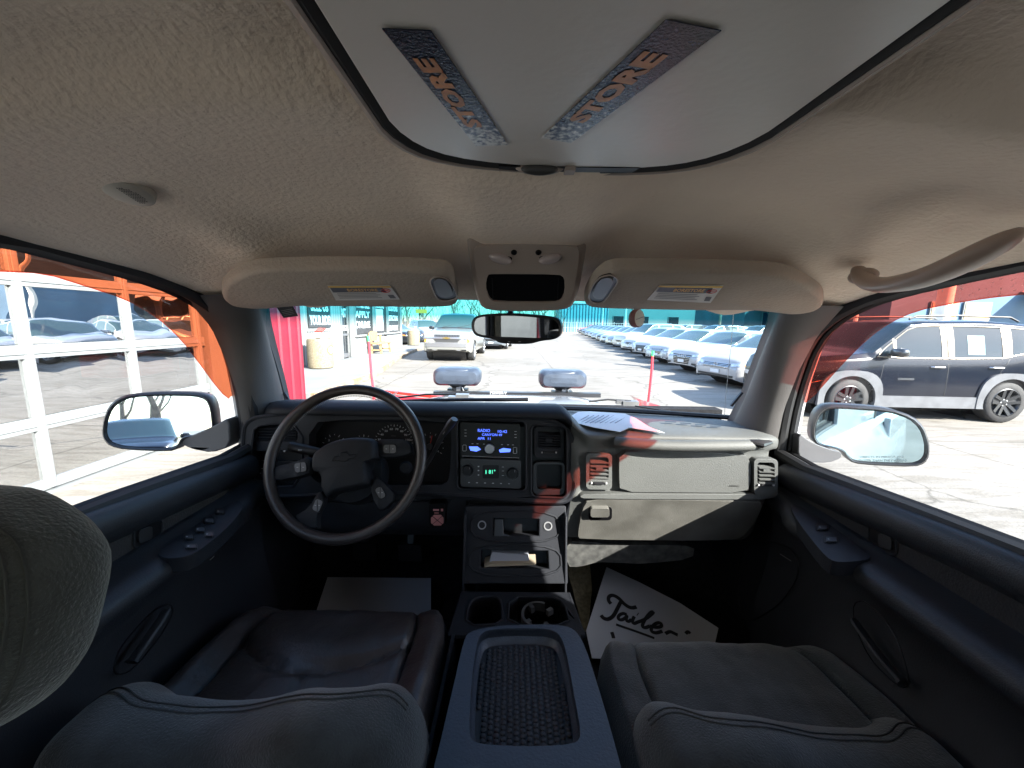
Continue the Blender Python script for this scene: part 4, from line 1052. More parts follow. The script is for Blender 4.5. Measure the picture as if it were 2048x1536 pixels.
# ---- dashboard body
DRV = [(1.44, 1.285), (1.30, 1.325), (1.18, 1.352), (1.10, 1.366), (1.065, 1.362), (1.045, 1.350), (1.045, 1.335), (1.075, 1.325), (1.095, 1.28), (1.09, 1.20), (1.06, 1.12), (1.035, 1.05), (1.04, 1.00), (1.07, .965), (1.12, .95), (1.20, .96), (1.34, 1.05)]
PAS = [(1.44, 1.275), (1.30, 1.290), (1.20, 1.300), (1.10, 1.305), (1.05, 1.306), (1.02, 1.303), (1.01, 1.295), (1.015, 1.270), (1.018, 1.25), (1.01, 1.20), (1.008, 1.145), (1.000, 1.132), (1.004, 1.118), (1.03, 1.04), (1.05, .985), (1.09, .965), (1.25, .97)]
def dpt(x, k):
    t = sq(.135, .215, x) if k < 8 else sq(.145, .175, x)
    y = DRV[k][0] * (1 - t) + PAS[k][0] * t; z = DRV[k][1] * (1 - t) + PAS[k][1] * t
    e = max(0, (abs(x - CX) - .66) / .09); y += .10 * e * e * (1 if k > 3 else .4) * (.6 if k < 8 else 1); z -= .018 * e * e * (1 if k < 8 else 0)
    if k == 0: y -= .13 * ((x - CX) / .8) ** 2
    if k == 1: y -= .05 * ((x - CX) / .8) ** 2
    return V((x, y, z))
def spl(ps, n=3):
    out = []
    for i in range(len(ps) - 1):
        p0, p1, p2, p3 = ps[max(0, i - 1)], ps[i], ps[i + 1], ps[min(len(ps) - 1, i + 2)]
        for j in range(n):
            t = j / n; out.append(.5 * ((2 * p1) + (p2 - p0) * t + (2 * p0 - 5 * p1 + 4 * p2 - p3) * t * t + (3 * p1 - p0 - 3 * p2 + p3) * t ** 3))
    return out + [ps[-1]]
dx = [-.745 + .011 * k for k in range(140)]
db = MB(); db.m(dashp); K = None
rowsd = [spl([dpt(x, k) for k in range(17)]) for x in dx]
nL = sum(1 for x in dx if x < .16)
db.grid(rowsd[:nL + 1]); db.m(dashp2); db.grid(rowsd[nL:]); dash = db.build('dashboard', truck, sharp=60, weld=.0005)  # darker tone up to the radio, lighter grey from there on
tag(dash, 'wide dashboard, near black on the driver side and lighter grey before the passenger')

BZ = (V((0, 1.022, 1.2)), V((0, -.975, .22)).normalized()); BN = BZ[1]
def P2(pl, pts): return [on(u, v, pl) for u, v in pts]
def shift(pl, d): return (pl[0] + pl[1] * d, pl[1])
def prr(u0, v0, u1, v1, r, n=4):  # rounded px rectangle
    return rrect(u1 - u0, v1 - v0, r, n, ((u0 + u1) / 2, (v0 + v1) / 2))
def skew(pts, kx=0, ky=0, o=(1024, 900)): return [(u + kx * (v - o[1]), v + ky * (u - o[0])) for u, v in pts]
bez = MB().m(dashp)
outer = chaikin([(486, 862), (496, 842), (520, 832), (640, 824), (900, 826), (1060, 834), (1118, 845), (1142, 866), (1150, 905), (1150, 975), (1140, 1000), (1116, 1006), (1010, 1000), (900, 988), (700, 985), (600, 992), (520, 992), (494, 982), (486, 962)], 2)
h1 = chaikin([(504, 862), (522, 848), (604, 846), (606, 972), (520, 975), (503, 968)], 1)
h2 = chaikin([(618, 846), (700, 838), (895, 842), (903, 860), (900, 960), (880, 972), (640, 968), (618, 950)], 1)
h3 = skew(prr(914, 842, 1052, 982, 10), ky=.03); h4 = skew(prr(1062, 848, 1134, 992, 12), ky=.04)
bez.slab(P2(BZ, outer), -BN * .05, holes=[P2(BZ, h) for h in (h1, h2, h3, h4)]); bezo = bez.build('instrument_bezel', truck, bevel=.0035, seg=3)
rim_ = MB().m(dashp)
for h in (h3, h4, h1): rim_.tube(P2(shift(BZ, .001), h), .0035, 6, closed=True)
rim_.tube(P2(shift(BZ, -.001), outer), .006, 6, closed=True); rim_.build('raised_edge', bezo)
back = MB().m(gloss).slab(P2(shift(BZ, -.045), [(500, 838), (1140, 842), (1140, 1000), (500, 985)]), -BN * .004); back.build('inner_panel', bezo)

def vent(name_label, pl, px, nsl, tilt=.5, vert=False, mframe=dashp, mslat=dashp):
    (u0, v0, u1, v1) = px; g = MB().m(mframe)
    o_ = skew(prr(u0, v0, u1, v1, 8), ky=.02); i_ = skew(prr(u0 + 7, v0 + 7, u1 - 7, v1 - 20, 6), ky=.02)
    g.slab(P2(shift(pl, .006), o_), -pl[1] * .022, holes=[P2(shift(pl, .006), i_)]); vo_ = g.build('air_vent', truck, bevel=.002); tag(vo_, name_label)
    s = MB().m(gloss).slab(P2(shift(pl, -.018), i_), -pl[1] * .003); s.m(mslat)
    for k in range(nsl):
        v = v0 + 12 + (v1 - 27 - v0 - 7) * (k + .5) / nsl
        a, b = on(u0 + 8, v + .02 * ((u0) - 1024), shift(pl, .000)), on(u1 - 8, v + .02 * (u1 - 1024), shift(pl, .0))
        s.bar(a, b, .016, .0025, (0, -.5 * tilt, 1))
    m_ = on((u0 + u1) / 2, (v0 + v1) / 2 - 4, shift(pl, .004)); s.box(m_, (.018, .008, .009))
    s.build('slats', vo_)
    t = MB().m(knobm); c0 = on((u0 + u1) / 2, v1 - 10, shift(pl, .008)); t.box(c0, (.026, .006, .006))
    for q in (-.02, .02): t.m(markw).box(c0 + V((q, 0, 0)), (.004, .005, .004)); t.m(knobm)
    t.build('thumb_wheel', vo_)
PF = (V((0, 1.004, 1.2)), V((0, -1, .03)).normalized())
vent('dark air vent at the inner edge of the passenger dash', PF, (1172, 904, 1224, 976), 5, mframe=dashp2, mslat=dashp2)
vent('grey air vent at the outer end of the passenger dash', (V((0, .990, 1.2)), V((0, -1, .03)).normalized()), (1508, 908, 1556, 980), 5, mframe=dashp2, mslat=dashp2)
vent('air vent left of the steering wheel', shift(BZ, -.02), (508, 850, 602, 912), 5)
vent('air vent beside the radio', shift(BZ, -.02), (1068, 852, 1128, 915), 6)
# lamp switch block left, cubby right of climate control
ls = MB().m(gloss).slab(P2(shift(BZ, -.02), prr(508, 922, 600, 970, 6)), -BN * .02)
ls.m(knobm).lathe([(.0, .014), (.014, .014), (.016, .0), (.018, -.002)], on(538, 946, shift(BZ, -.018)), BN, 18).m(markw)
for k in range(5): a = rad(30 + 38 * k); ls.box(on(538, 946, shift(BZ, -.018)) + V((.023 * math.cos(a), -.001, .023 * math.sin(a))), (.004, .001, .002))
ls.build('headlamp_switch', truck)
cb = MB().m(knobm).slab(P2(shift(BZ, -.012), prr(1066, 924, 1130, 990, 10)), -BN * .012, holes=[P2(shift(BZ, -.012), prr(1073, 929, 1124, 978, 6))]); cb.build('dash_cubby', truck, bevel=.002)

# radio
RZ = shift(BZ, .002); rx, ry = V((1, 0, 0)), V((0, .22, .975)).normalized()
rd_ = MB().m(gloss).slab(P2(RZ, skew(prr(921, 848, 1040, 914, 3), ky=.035)), -BN * .03); radio = rd_.build('car_radio', truck, bevel=.0015)
rp = MB().m(ledb); R1 = shift(RZ, .0012)
rp.text('RADIO', on(968, 861, R1), rx, ry, .034, .0085).text('10:42', on(1005, 863, R1), rx, ry, .026, .0075).text('CANYON 49', on(984, 869.5, R1), rx, ry, .056, .007).text('APR  11', on(968, 877, R1), rx, ry, .036, .007)
rp.slab(P2(R1, [(938, 893), (955, 893), (962, 899), (953, 903), (941, 901)]), BN * .0006).slab(P2(R1, [(998, 900), (1006, 896), (1022, 898), (1020, 904), (1000, 905)]), BN * .0006); rp.m(markw)
for v in (860, 866, 872): rp.box(on(931, v, R1), (.006, .0006, .0012)); rp.box(on(1031, v + 3, R1), (.006, .0006, .0012))
for u in (945, 955, 968, 1004, 1016, 1026): rp.box(on(u, 887 + (u - 930) * .03, R1), (.005, .0006, .0012))
for c_ in ((929, 896), (1030, 901)): rp.tube(P2(R1, prr(c_[0] - 3.5, c_[1] - 6, c_[0] + 3.5, c_[1] + 6, 1, 1)), .0005, 4, closed=True)
rp.tube(P2(R1, [(924, 912), (1038, 916)]), .0007, 4); rp.build('display', radio)
kn = MB().m(MATS['dull_steel']).lathe([(.0, .012), (.012, .012), (.0135, .010), (.0145, 0)], on(979, 897, RZ), BN, 26); kn.m(gloss).lathe([(.0165, 0), (.0165, .003), (.0145, .004)], on(979, 897, RZ), BN, 26); kn.build('volume_knob', radio)
# climate
hv = MB().m(knobm).slab(P2(RZ, skew(prr(921, 920, 1042, 977, 5), ky=.035)), -BN * .03); hvac = hv.build('climate_control', truck, bevel=.002)
for u, v in ((935, 940), (1025, 946)):
    k_ = MB().m(gloss).lathe([(.0, .016), (.0125, .016), (.0145, .004), (.0155, 0)], on(u, v, RZ), BN, 26); k_.m(markw).box(on(u, v, shift(RZ, .0165)) + V((.006, 0, .006)), (.001, .001, .007)); k_.m(knobm).lathe([(.0195, 0), (.019, .002), (.0175, .002)], on(u, v, RZ), BN, 26); k_.build('temperature_knob', hvac)
hd = MB().m(gloss).slab(P2(shift(RZ, .001), prr(965, 930, 998, 957, 3)), -BN * .002).m(ledg); hd.text('81°', on(984, 943.5, shift(RZ, .002)), rx, ry, .018, .011).box(on(972, 944, shift(RZ, .002)), (.002, .0006, .011))
hd.m(markw)
for k in range(6): hd.box(on(938 + 16 * k, 965 + k * .5, shift(RZ, .001)), (.005, .0006, .002))
for v in (933, 941, 950): hd.box(on(957, v, shift(RZ, .001)), (.004, .0006, .003)); hd.box(on(1006, v + 1, shift(RZ, .001)), (.006, .0006, .0015))
hd.build('display', hvac)

# instrument cluster
ic = MB().m(mat('cluster_black', (.006, .006, .007), .7, 0, .2)).slab(P2(shift(BZ, -.040), h2), -BN * .004); clus = ic.build('instrument_cluster', truck)
CZ = shift(BZ, -.037)
def dial(m, u, v, r, n, a0, a1, nums=(), needle=None):
    c = on(u, v, CZ)
    for k in range(n + 1):
        a = rad(a0 + (a1 - a0) * k / n); d = rx * math.cos(a) + ry * math.sin(a)
        m.m(markw).bar(c + d * r, c + d * (r - (.006 if k % 2 == 0 else .003)), .0011, .0006, BN)
    for k, s_ in enumerate(nums):
        a = rad(a0 + (a1 - a0) * k / (len(nums) - 1)); d = rx * math.cos(a) + ry * math.sin(a); m.text(s_, c + d * (r - .0125), rx, ry, .0045 * len(s_), .0055)
    if needle is not None:
        a = rad(needle); d = rx * math.cos(a) + ry * math.sin(a); m.m(redlens).bar(c - d * .004 + BN * .003, c + d * (r - .008) + BN * .003, .0016, .001, BN); m.m(knobm).lathe([(0, .006), (.008, .005), (.009, 0)], c, BN, 16)
g_ = MB(); dial(g_, 787, 888, .056, 24, 205, -25, ['10', '20', '30', '40', '50', '60', '70', '80', '90', '100', '110', '120'], 205); g_.text('MPH', on(787, 872, CZ), rx, ry, .014, .005)
dial(g_, 727, 890, .030, 8, 200, -20, ['L', '', 'H'][:1] + ['H'], 40); dial(g_, 860, 893, .040, 10, 210, -30, ['0', '1', '2', '3', '4'], 80); dial(g_, 668, 893, .036, 10, 210, -30, ['0', '2', '4', '6'], 200)
g_.build('gauge', clus)

# ---- passenger side panels
AP = shift(PF, .012)
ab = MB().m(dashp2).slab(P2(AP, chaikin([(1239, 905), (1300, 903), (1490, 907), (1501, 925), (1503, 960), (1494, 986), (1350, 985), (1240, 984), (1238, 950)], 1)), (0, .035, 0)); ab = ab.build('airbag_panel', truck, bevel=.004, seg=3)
MB().m(mat('emboss_dark', (.03, .03, .03), .6)).text('AIRBAG', on(1468, 972, shift(AP, .0006)), (1, 0, 0), (0, 0, 1), .028, .006).build('lettering', ab)
GP = (V((0, 1.002, 1.118)), V((0, -.94, -.30)).normalized())
GP = (V((0, .992, 1.118)), V((0, -.955, .0)).normalized()); GP = (V((0, .992, 1.118)), V((0, -.96, -.28)).normalized())
gb = MB().m(glove_m).slab(P2(GP, chaikin([(1176, 1000), (1260, 999), (1519, 1003), (1526, 1010), (1510, 1045), (1484, 1076), (1430, 1082), (1160, 1079), (1155, 1070), (1164, 1020)], 1)), -GP[1] * .04); gb = gb.build('glove_box', truck, bevel=.005, seg=3)
l_ = MB().m(gloss).slab(P2(shift(GP, .0005), prr(1177, 1013, 1224, 1040, 7)), GP[1] * .001); l_.m(glove_m).slab(P2(shift(GP, .012), prr(1181, 1017, 1219, 1035, 5)), -GP[1] * .012); l_.build('latch', gb, bevel=.0015)
MB().m(dashp2).slab(P2(shift(PF, .016), chaikin([(1158, 994), (1170, 987), (1525, 989), (1560, 985), (1548, 997), (1500, 1000), (1170, 998)], 1)), (0, .03, 0)).build('trim_ledge', truck, bevel=.003)
gr_ = MB().m(dashp2); pts = [atY(1232, 884, 1.005), atY(1260, 887, .985), atY(1330, 892, .975), atY(1420, 892, .975), atY(1490, 891, .98), atY(1520, 889, .995)]
gr_.tube([V(p) for p in open_smooth([tuple(p) for p in pts], 2)], .0175, 14, flat=.85); gro = gr_.build('grab_bar', truck)
MB().m(knobm).tube([atY(1500, 884, .985), atY(1518, 888, .975), atY(1540, 884, 1.0)], [.012, .017, .008], 10, flat=.6).build('bar_cap', gro)
kk = MB().m(kick_m); KP = (V((0, 1.09, .88)), V((0, -.97, -.25)).normalized())
kk.slab(P2(KP, chaikin([(1133, 1082), (1185, 1084), (1230, 1090), (1310, 1090), (1390, 1092), (1385, 1118), (1290, 1128), (1240, 1126), (1195, 1124), (1160, 1134), (1133, 1133)], 1)), (0, .03, 0)); kk.build('kick_panel', truck, bevel=.003)

# ---- centre stack below the radio
SP = (V((0, .985, 1.08)), V((0, -.93, .36)).normalized()); SN = SP[1]
so_ = [(930, 1012), (1132, 1012), (1136, 1168), (925, 1168)]
c1 = [(986, 1036), (1078, 1038), (1078, 1072), (986, 1070)]; c2 = [(962, 1100), (1096, 1102), (1098, 1138), (960, 1136)]
st = MB().m(dashp).slab(P2(SP, so_), -SN * .05, holes=[P2(SP, c1), P2(SP, c2)]); st.box2((on(930, 1012, SP).x + .004, .975, .70), (on(1132, 1012, SP).x - .004, 1.30, 1.05)) if False else None
sx0, sx1 = on(928, 1090, SP).x + .002, on(1132, 1090, SP).x - .002
for x in (sx0, sx1): st.slab([(x - .003, .96, 1.09), (x - .003, 1.15, 1.09), (x - .003, 1.25, .64), (x - .003, .86, .64)], (.006, 0, 0))
st = st.build('centre_stack', truck, bevel=.004, seg=3)
ri = MB().m(dashp); ri.tube(P2(shift(SP, .001), chaikin([(942, 1022), (1118, 1022), (1122, 1085), (942, 1083)], 2)), .0028, 6, closed=True); ri.tube(P2(shift(SP, .001), chaikin([(940, 1090), (1120, 1090), (1124, 1152), (938, 1152)], 2)), .0028, 6, closed=True); ri.build('raised_edge', st)
dk = MB().m(gloss).slab(P2(shift(SP, -.048), [(960, 1025), (1105, 1025), (1105, 1150), (955, 1150)]), -SN * .003); dk.m(knobm)
dk.slab(P2(shift(SP, -.012), [(955, 1139), (1105, 1141), (1105, 1136), (955, 1134)]), -SN * .035); dk.build('inner_panel', st)
for u, v in ((964, 1050), (1096, 1052)):
    s_ = MB().m(dull).lathe([(.0115, 0), (.0115, .003), (.0085, .003), (.0085, -.01)], on(u, v, SP), SN, 24); s_.m(gloss).lathe([(.0085, -.01), (0, -.01)], on(u, v, SP), SN, 24); s_.build('power_socket', st)
cp_ = MB().m(knobm).slab(P2(shift(SP, .003), [(990, 1038), (1006, 1038), (1007, 1068), (1018, 1070), (1018, 1074), (988, 1073)]), -SN * .02); cp_.build('socket_cover', st, bevel=.0015)
# papers in the slot
pa = MB().m(mat('paper_cream', (.26, .22, .16), .8)).slab([on(u, v, shift(SP, -.010 - .0)) for u, v in [(968, 1134), (1070, 1130), (1072, 1127), (985, 1128)]], V((0, .03, .008))); pa.m(mat('paper_white', (.26, .28, .33), .8)).slab([on(u, v, shift(SP, -.018)) for u, v in [(978, 1128), (1060, 1128), (1056, 1110), (984, 1104)]], V((0, .02, .001)))
tag(pa.build('envelope'), 'folded papers lying in the slot of the centre stack', 'papers')

# ---- floor console with cup holders
cs = MB().m(dashp); ZT = .905
co = [(918, 1186), (1138, 1186), (1168, 1262), (1150, 1262), (930, 1262), (905, 1262)]
pz = [atZ(u, v, ZT) for u, v in [(922, 1182), (1140, 1184), (1172, 1270), (895, 1270)]]
def ell(u, v, ru, rv, n=24): return [atZ(u + ru * math.cos(2 * math.pi * k / n), v + rv * math.sin(2 * math.pi * k / n), ZT) for k in range(n)]
hA = [atZ(u, v, ZT) for u, v in chaikin([(938, 1206), (955, 1194), (990, 1192), (1003, 1202), (1006, 1250), (932, 1252)], 1)]
hB = [atZ(u, v, ZT) for u, v in chaikin([(1018, 1194), (1100, 1192), (1128, 1204), (1142, 1252), (1016, 1252)], 1)]
cs.slab(pz, (0, 0, -.012), holes=[hA, hB])
cs.slab([V((pz[0].x, pz[0].y, ZT)), V((pz[3].x, .25, ZT)), V((pz[3].x, .25, .62)), V((pz[0].x, pz[0].y, .62))], (.008, 0, 0)); cs.slab([V((pz[1].x, pz[1].y, ZT)), V((pz[2].x, .25, ZT)), V((pz[2].x, .25, .62)), V((pz[1].x, pz[1].y, .62))], (-.008, 0, 0))
cons = cs.build('floor_console', truck, bevel=.004, seg=3)
iw = MB().m(gloss)
for h in (hA, hB): iw.grid([[p - V((0, 0, .010)) for p in h], [p - V((0, 0, .07)) for p in h]], cv=True); iw.add([p - V((0, 0, .069)) for p in h], [tuple(range(len(h)))])
iw.m(dashp)
for h in (hA, hB): iw.tube([p + V((0, 0, .001)) for p in h], .003, 6, closed=True)
iw.build('cup_holder', cons)
fg = MB().m(mat('finger_grey', (.05, .05, .05), .5)); cc = atZ(1078, 1226, ZT)
for a in (35, 120, 215, 300): d = V((math.cos(rad(a)), math.sin(rad(a)), 0)); fg.box(cc + d * .034 - V((0, 0, .012)), (.016, .010, .014), Matrix.Rotation(rad(a), 3, 'Z'))
fg.lathe([(.037, -.002), (.043, -.002), (.043, -.03)], cc, (0, 0, 1), 30, 20, 200); fg.build('cup_grip', cons)
# lid
LZ = .945
lo_ = [(936, 1262), (1000, 1250), (1110, 1248), (1148, 1256), (1170, 1290), (1205, 1400), (1250, 1560), (1300, 1800), (790, 1800), (862, 1560), (905, 1380), (925, 1290)]
lid_o = [atZ(u, v, LZ) for u, v in chaikin(lo_, 2)]
tr_px = [(962, 1262), (1010, 1256), (1085, 1256), (1118, 1264), (1132, 1300), (1150, 1400), (1163, 1470), (1150, 1488), (1060, 1493), (955, 1488), (938, 1472), (940, 1400), (950, 1300)]
lid_i = [atZ(u, v, LZ) for u, v in chaikin(tr_px, 2)]
padm = mat('console_vinyl', (.050, .062, .085), .42, 0, .5, var=.1, vscale=5, bump=.5, bscale=230)
li = MB().m(padm).slab(lid_o, (0, 0, -.055), holes=[lid_i]); lid = li.build('armrest_lid', truck, bevel=.012, seg=4)
lw = MB().m(padm); ci = sum(lid_i, V()) / len(lid_i)
inn = [p.lerp(V((ci.x, ci.y, p.z)), .10) for p in lid_i]
lw.grid([[p + V((0, 0, -.004)) for p in lid_i], [p + V((0, 0, -.020)) for p in lid_i], [p + V((0, 0, -.030)) for p in inn]], cv=True); lw.build('tray', lid, sharp=80)
rm_ = MB().m(mat('tray_rubber', (.020, .022, .028), .6)).add([p + V((0, 0, -.029)) for p in inn], [tuple(range(len(inn)))])
x0_, x1_ = min(p.x for p in inn), max(p.x for p in inn); y0_, y1_ = min(p.y for p in inn), max(p.y for p in inn)
def inside(x, y, poly):
    c = False; n = len(poly)
    for i in range(n):
        a, b = poly[i], poly[(i + 1) % n]
        if (a.y > y) != (b.y > y) and x < (b.x - a.x) * (y - a.y) / (b.y - a.y) + a.x: c = not c
    return c
ny = 24; nx = 15
for i in range(nx):
    for j in range(ny):
        x = x0_ + (x1_ - x0_) * (i + .5) / nx; y = y0_ + (y1_ - y0_) * (j + (.75 if i % 2 else .25)) / ny
        if inside(x, y, [p.lerp(ci, .05) for p in inn]): rm_.lathe([(.0046, 0), (.0044, .003), (.0035, .0038), (0, .0038)], (x, y, LZ - .0295), (0, 0, 1), 10)
rm_.build('rubber_mat', lid, sharp=50)

# ---- steering wheel
SC = V((-.415, .93, 1.25)); SNm = V((.04, -.88, .47)).normalized(); SWP = (SC, SNm)
sx = V((1, 0, 0)); sx = (sx - SNm * sx.dot(SNm)).normalized(); sy = SNm.cross(sx) * 1; sy = -sy if sy.z < 0 else sy
rimm = mat('wheel_leather', (.030, .025, .025), .32, 0, .45, var=.12, vscale=20, bump=.4, bscale=300)
rw = MB().m(rimm); rw.tube([SC + sx * .187 * math.cos(a) + sy * .187 * math.sin(a) for a in [2 * math.pi * k / 72 for k in range(72)]], .0138, 12, closed=True, up=tuple(SNm), flat=.9)
sw_ = rw.build('steering_wheel', truck, sharp=80)
stc = MB().m(mat('thread', (.12, .12, .12), .7))
for k in range(90):
    a = rad(25 + 130 * k / 90); a2 = a + rad(.6); p = lambda q, r_: SC + sx * r_ * math.cos(q) + sy * r_ * math.sin(q) - SNm * .004
    stc.bar(p(a, .1705), p(a2, .1705) , .002, .004)
stc.build('stitching', sw_)
def z5(pts): return [(460 + x / 4.267, 760 + y / 4.267) for x, y in pts]
for pts in ([(715, 645), (560, 705), (395, 745), (380, 800), (400, 872), (650, 825), (715, 790)], [(1250, 515), (1400, 510), (1510, 515), (1560, 560), (1560, 650), (1262, 680)],
            [(790, 925), (835, 1020), (760, 1150), (765, 1300), (540, 1180), (690, 1090)], [(1240, 825), (1310, 850), (1440, 1000), (1300, 1140), (1235, 1040), (1212, 930)]):
    spok = MB().m(dashp); spok.dome(P2(shift(SWP, -.012), chaikin(z5(pts), 1)), .014, SNm, .12, 3, back=.010); spok.build('spoke', sw_, sharp=50)
hub = MB().m(dashp); hp = [(718, 642), (800, 575), (900, 525), (1010, 500), (1130, 494), (1252, 508), (1268, 600), (1265, 680), (1190, 690), (1175, 730), (1195, 830), (1190, 895), (1100, 925), (990, 945), (900, 965), (845, 1020), (790, 925), (800, 860), (780, 795), (712, 778)]
hub.dome(P2(shift(SWP, .004), chaikin(z5(hp), 1)), .026, SNm, .16, 4, back=.03); hub = hub.build('hub', sw_, sharp=70)
em = MB().m(gloss); bow = [(870, 690), (900, 650), (935, 650), (940, 618), (1000, 612), (1010, 640), (1080, 632), (1060, 668), (1010, 668), (1000, 690), (940, 692), (930, 682)]
em.tube(P2(shift(SWP, .0325), z5(bow)), .0011, 5, closed=True); em.text('AIRBAG', on(460 + 970 / 4.267, 760 + 735 / 4.267, shift(SWP, .0325)), sx, sy, .022, .004); em.build('emblem', hub)
for cx_, cy_, w_, h_, a in ((600, 745, 115, 95, -8), (1362, 588, 125, 85, 0), (745, 1070, 75, 120, 22), (1282, 962, 70, 115, -28)):
    bt = MB(); o_ = rrect(w_, h_, 26); ca, sa = math.cos(rad(a)), math.sin(rad(a)); f_ = lambda P_, k: [(cx_ + (x * ca - y * sa) * k, cy_ + (x * sa + y * ca) * k) for x, y in P_]
    bt.m(gloss).slab(P2(shift(SWP, .0035), z5(f_(o_, 1))), -SNm * .01); bt.m(mat('button_grey', (.10, .10, .105), .5)).slab(P2(shift(SWP, .006), z5(f_(o_, .84))), -SNm * .01)
    bt.m(gloss).bar(on(*z5([(cx_, cy_ - h_ * .4)])[0], shift(SWP, .0065)), on(*z5([(cx_, cy_ + h_ * .4)])[0], shift(SWP, .0065)), .0012, .001)
    bt.m(markw)
    for q in (-.22, .22): bt.box(on(*z5([(cx_ + w_ * q, cy_)])[0], shift(SWP, .0065)), (.004, .001, .0015))
    bt.build('wheel_button', sw_, bevel=.001)
col = MB().m(dashp).tube([SC - SNm * .02, SC - SNm * .10, SC - SNm * .2], [.05, .06, .07], 20); col.lathe([(.0, -.04), (.075, -.045), (.08, -.10), (.07, -.14)], SC + V((0, 0, -.03)), SNm, 28); col.build('steering_column', truck)
sk = MB().m(knobm); sk.tube([on(648, 905, shift(SWP, -.06)), on(620, 901, shift(SWP, -.055)), on(580, 893, shift(SWP, -.05))], [.009, .013, .014], 12); sk.m(markw).box(on(600, 900, shift(SWP, -.036)), (.01, .001, .002)); sk.build('turn_signal_stalk', truck)
sf = MB().m(knobm); sf.tube([atY(838, 955, 1.02), atY(862, 915, 1.0), atY(884, 872, .985), atY(903, 846, .975), atY(909, 838, .972)], [.007, .0075, .010, .015, .012], 12, flat=.7); sf.m(dull).tube([atY(886, 868, .972), atY(905, 842, .962)], .0012, 5); sf.build('gear_lever', truck)
ig = MB().m(dashp).lathe([(.0, .012), (.013, .012), (.018, 0)], atY(812, 935, 1.0), (0, -.9, .3), 18); ig.build('ignition_switch', truck)
# knee panel + brake controller
kp = MB().m(dashp); kp.slab([atY(u, v, y) for u, v, y in ((560, 1005, 1.04), (905, 1000, 1.04), (900, 1040, 1.09), (580, 1050, 1.09))], (0, .03, 0)); kp.build('knee_panel', truck, bevel=.006)
bc = MB().m(gloss).slab([atY(u, v, 1.0) for u, v in prr(858, 1008, 890, 1054, 3)], (0, .03, 0)); brk = bc.build('brake_controller', truck, bevel=.002)
bl = MB().m(pinkp); ay = .9985
bl.slab([atY(u, v, ay) for u, v in [(862, 1036), (868, 1030), (882, 1030), (887, 1036), (887, 1046), (882, 1051), (868, 1051), (862, 1046)]], (0, .001, 0)).box(atY(872, 1020, ay), (.016, .001, .005)).box(atY(884, 1020, ay), (.006, .001, .007)).box(atY(873, 1026, ay), (.012, .001, .002))
bl.m(gloss).bar(atY(863, 1031, ay - .001), atY(886, 1050, ay - .001), .0012, .001).bar(atY(886, 1031, ay - .001), atY(863, 1050, ay - .001), .0012, .001); bl.build('label_print', brk)
pd = MB().m(knobm)
for u, y in ((700, 1.18), (800, 1.2)): p = atZ(u, 1150, .80); pd.box((p.x, 1.24, .80), (.08, .02, .06)).bar((p.x, 1.24, .80), (p.x, 1.34, 1.05), .02, .02)
pd.build('pedal', truck)
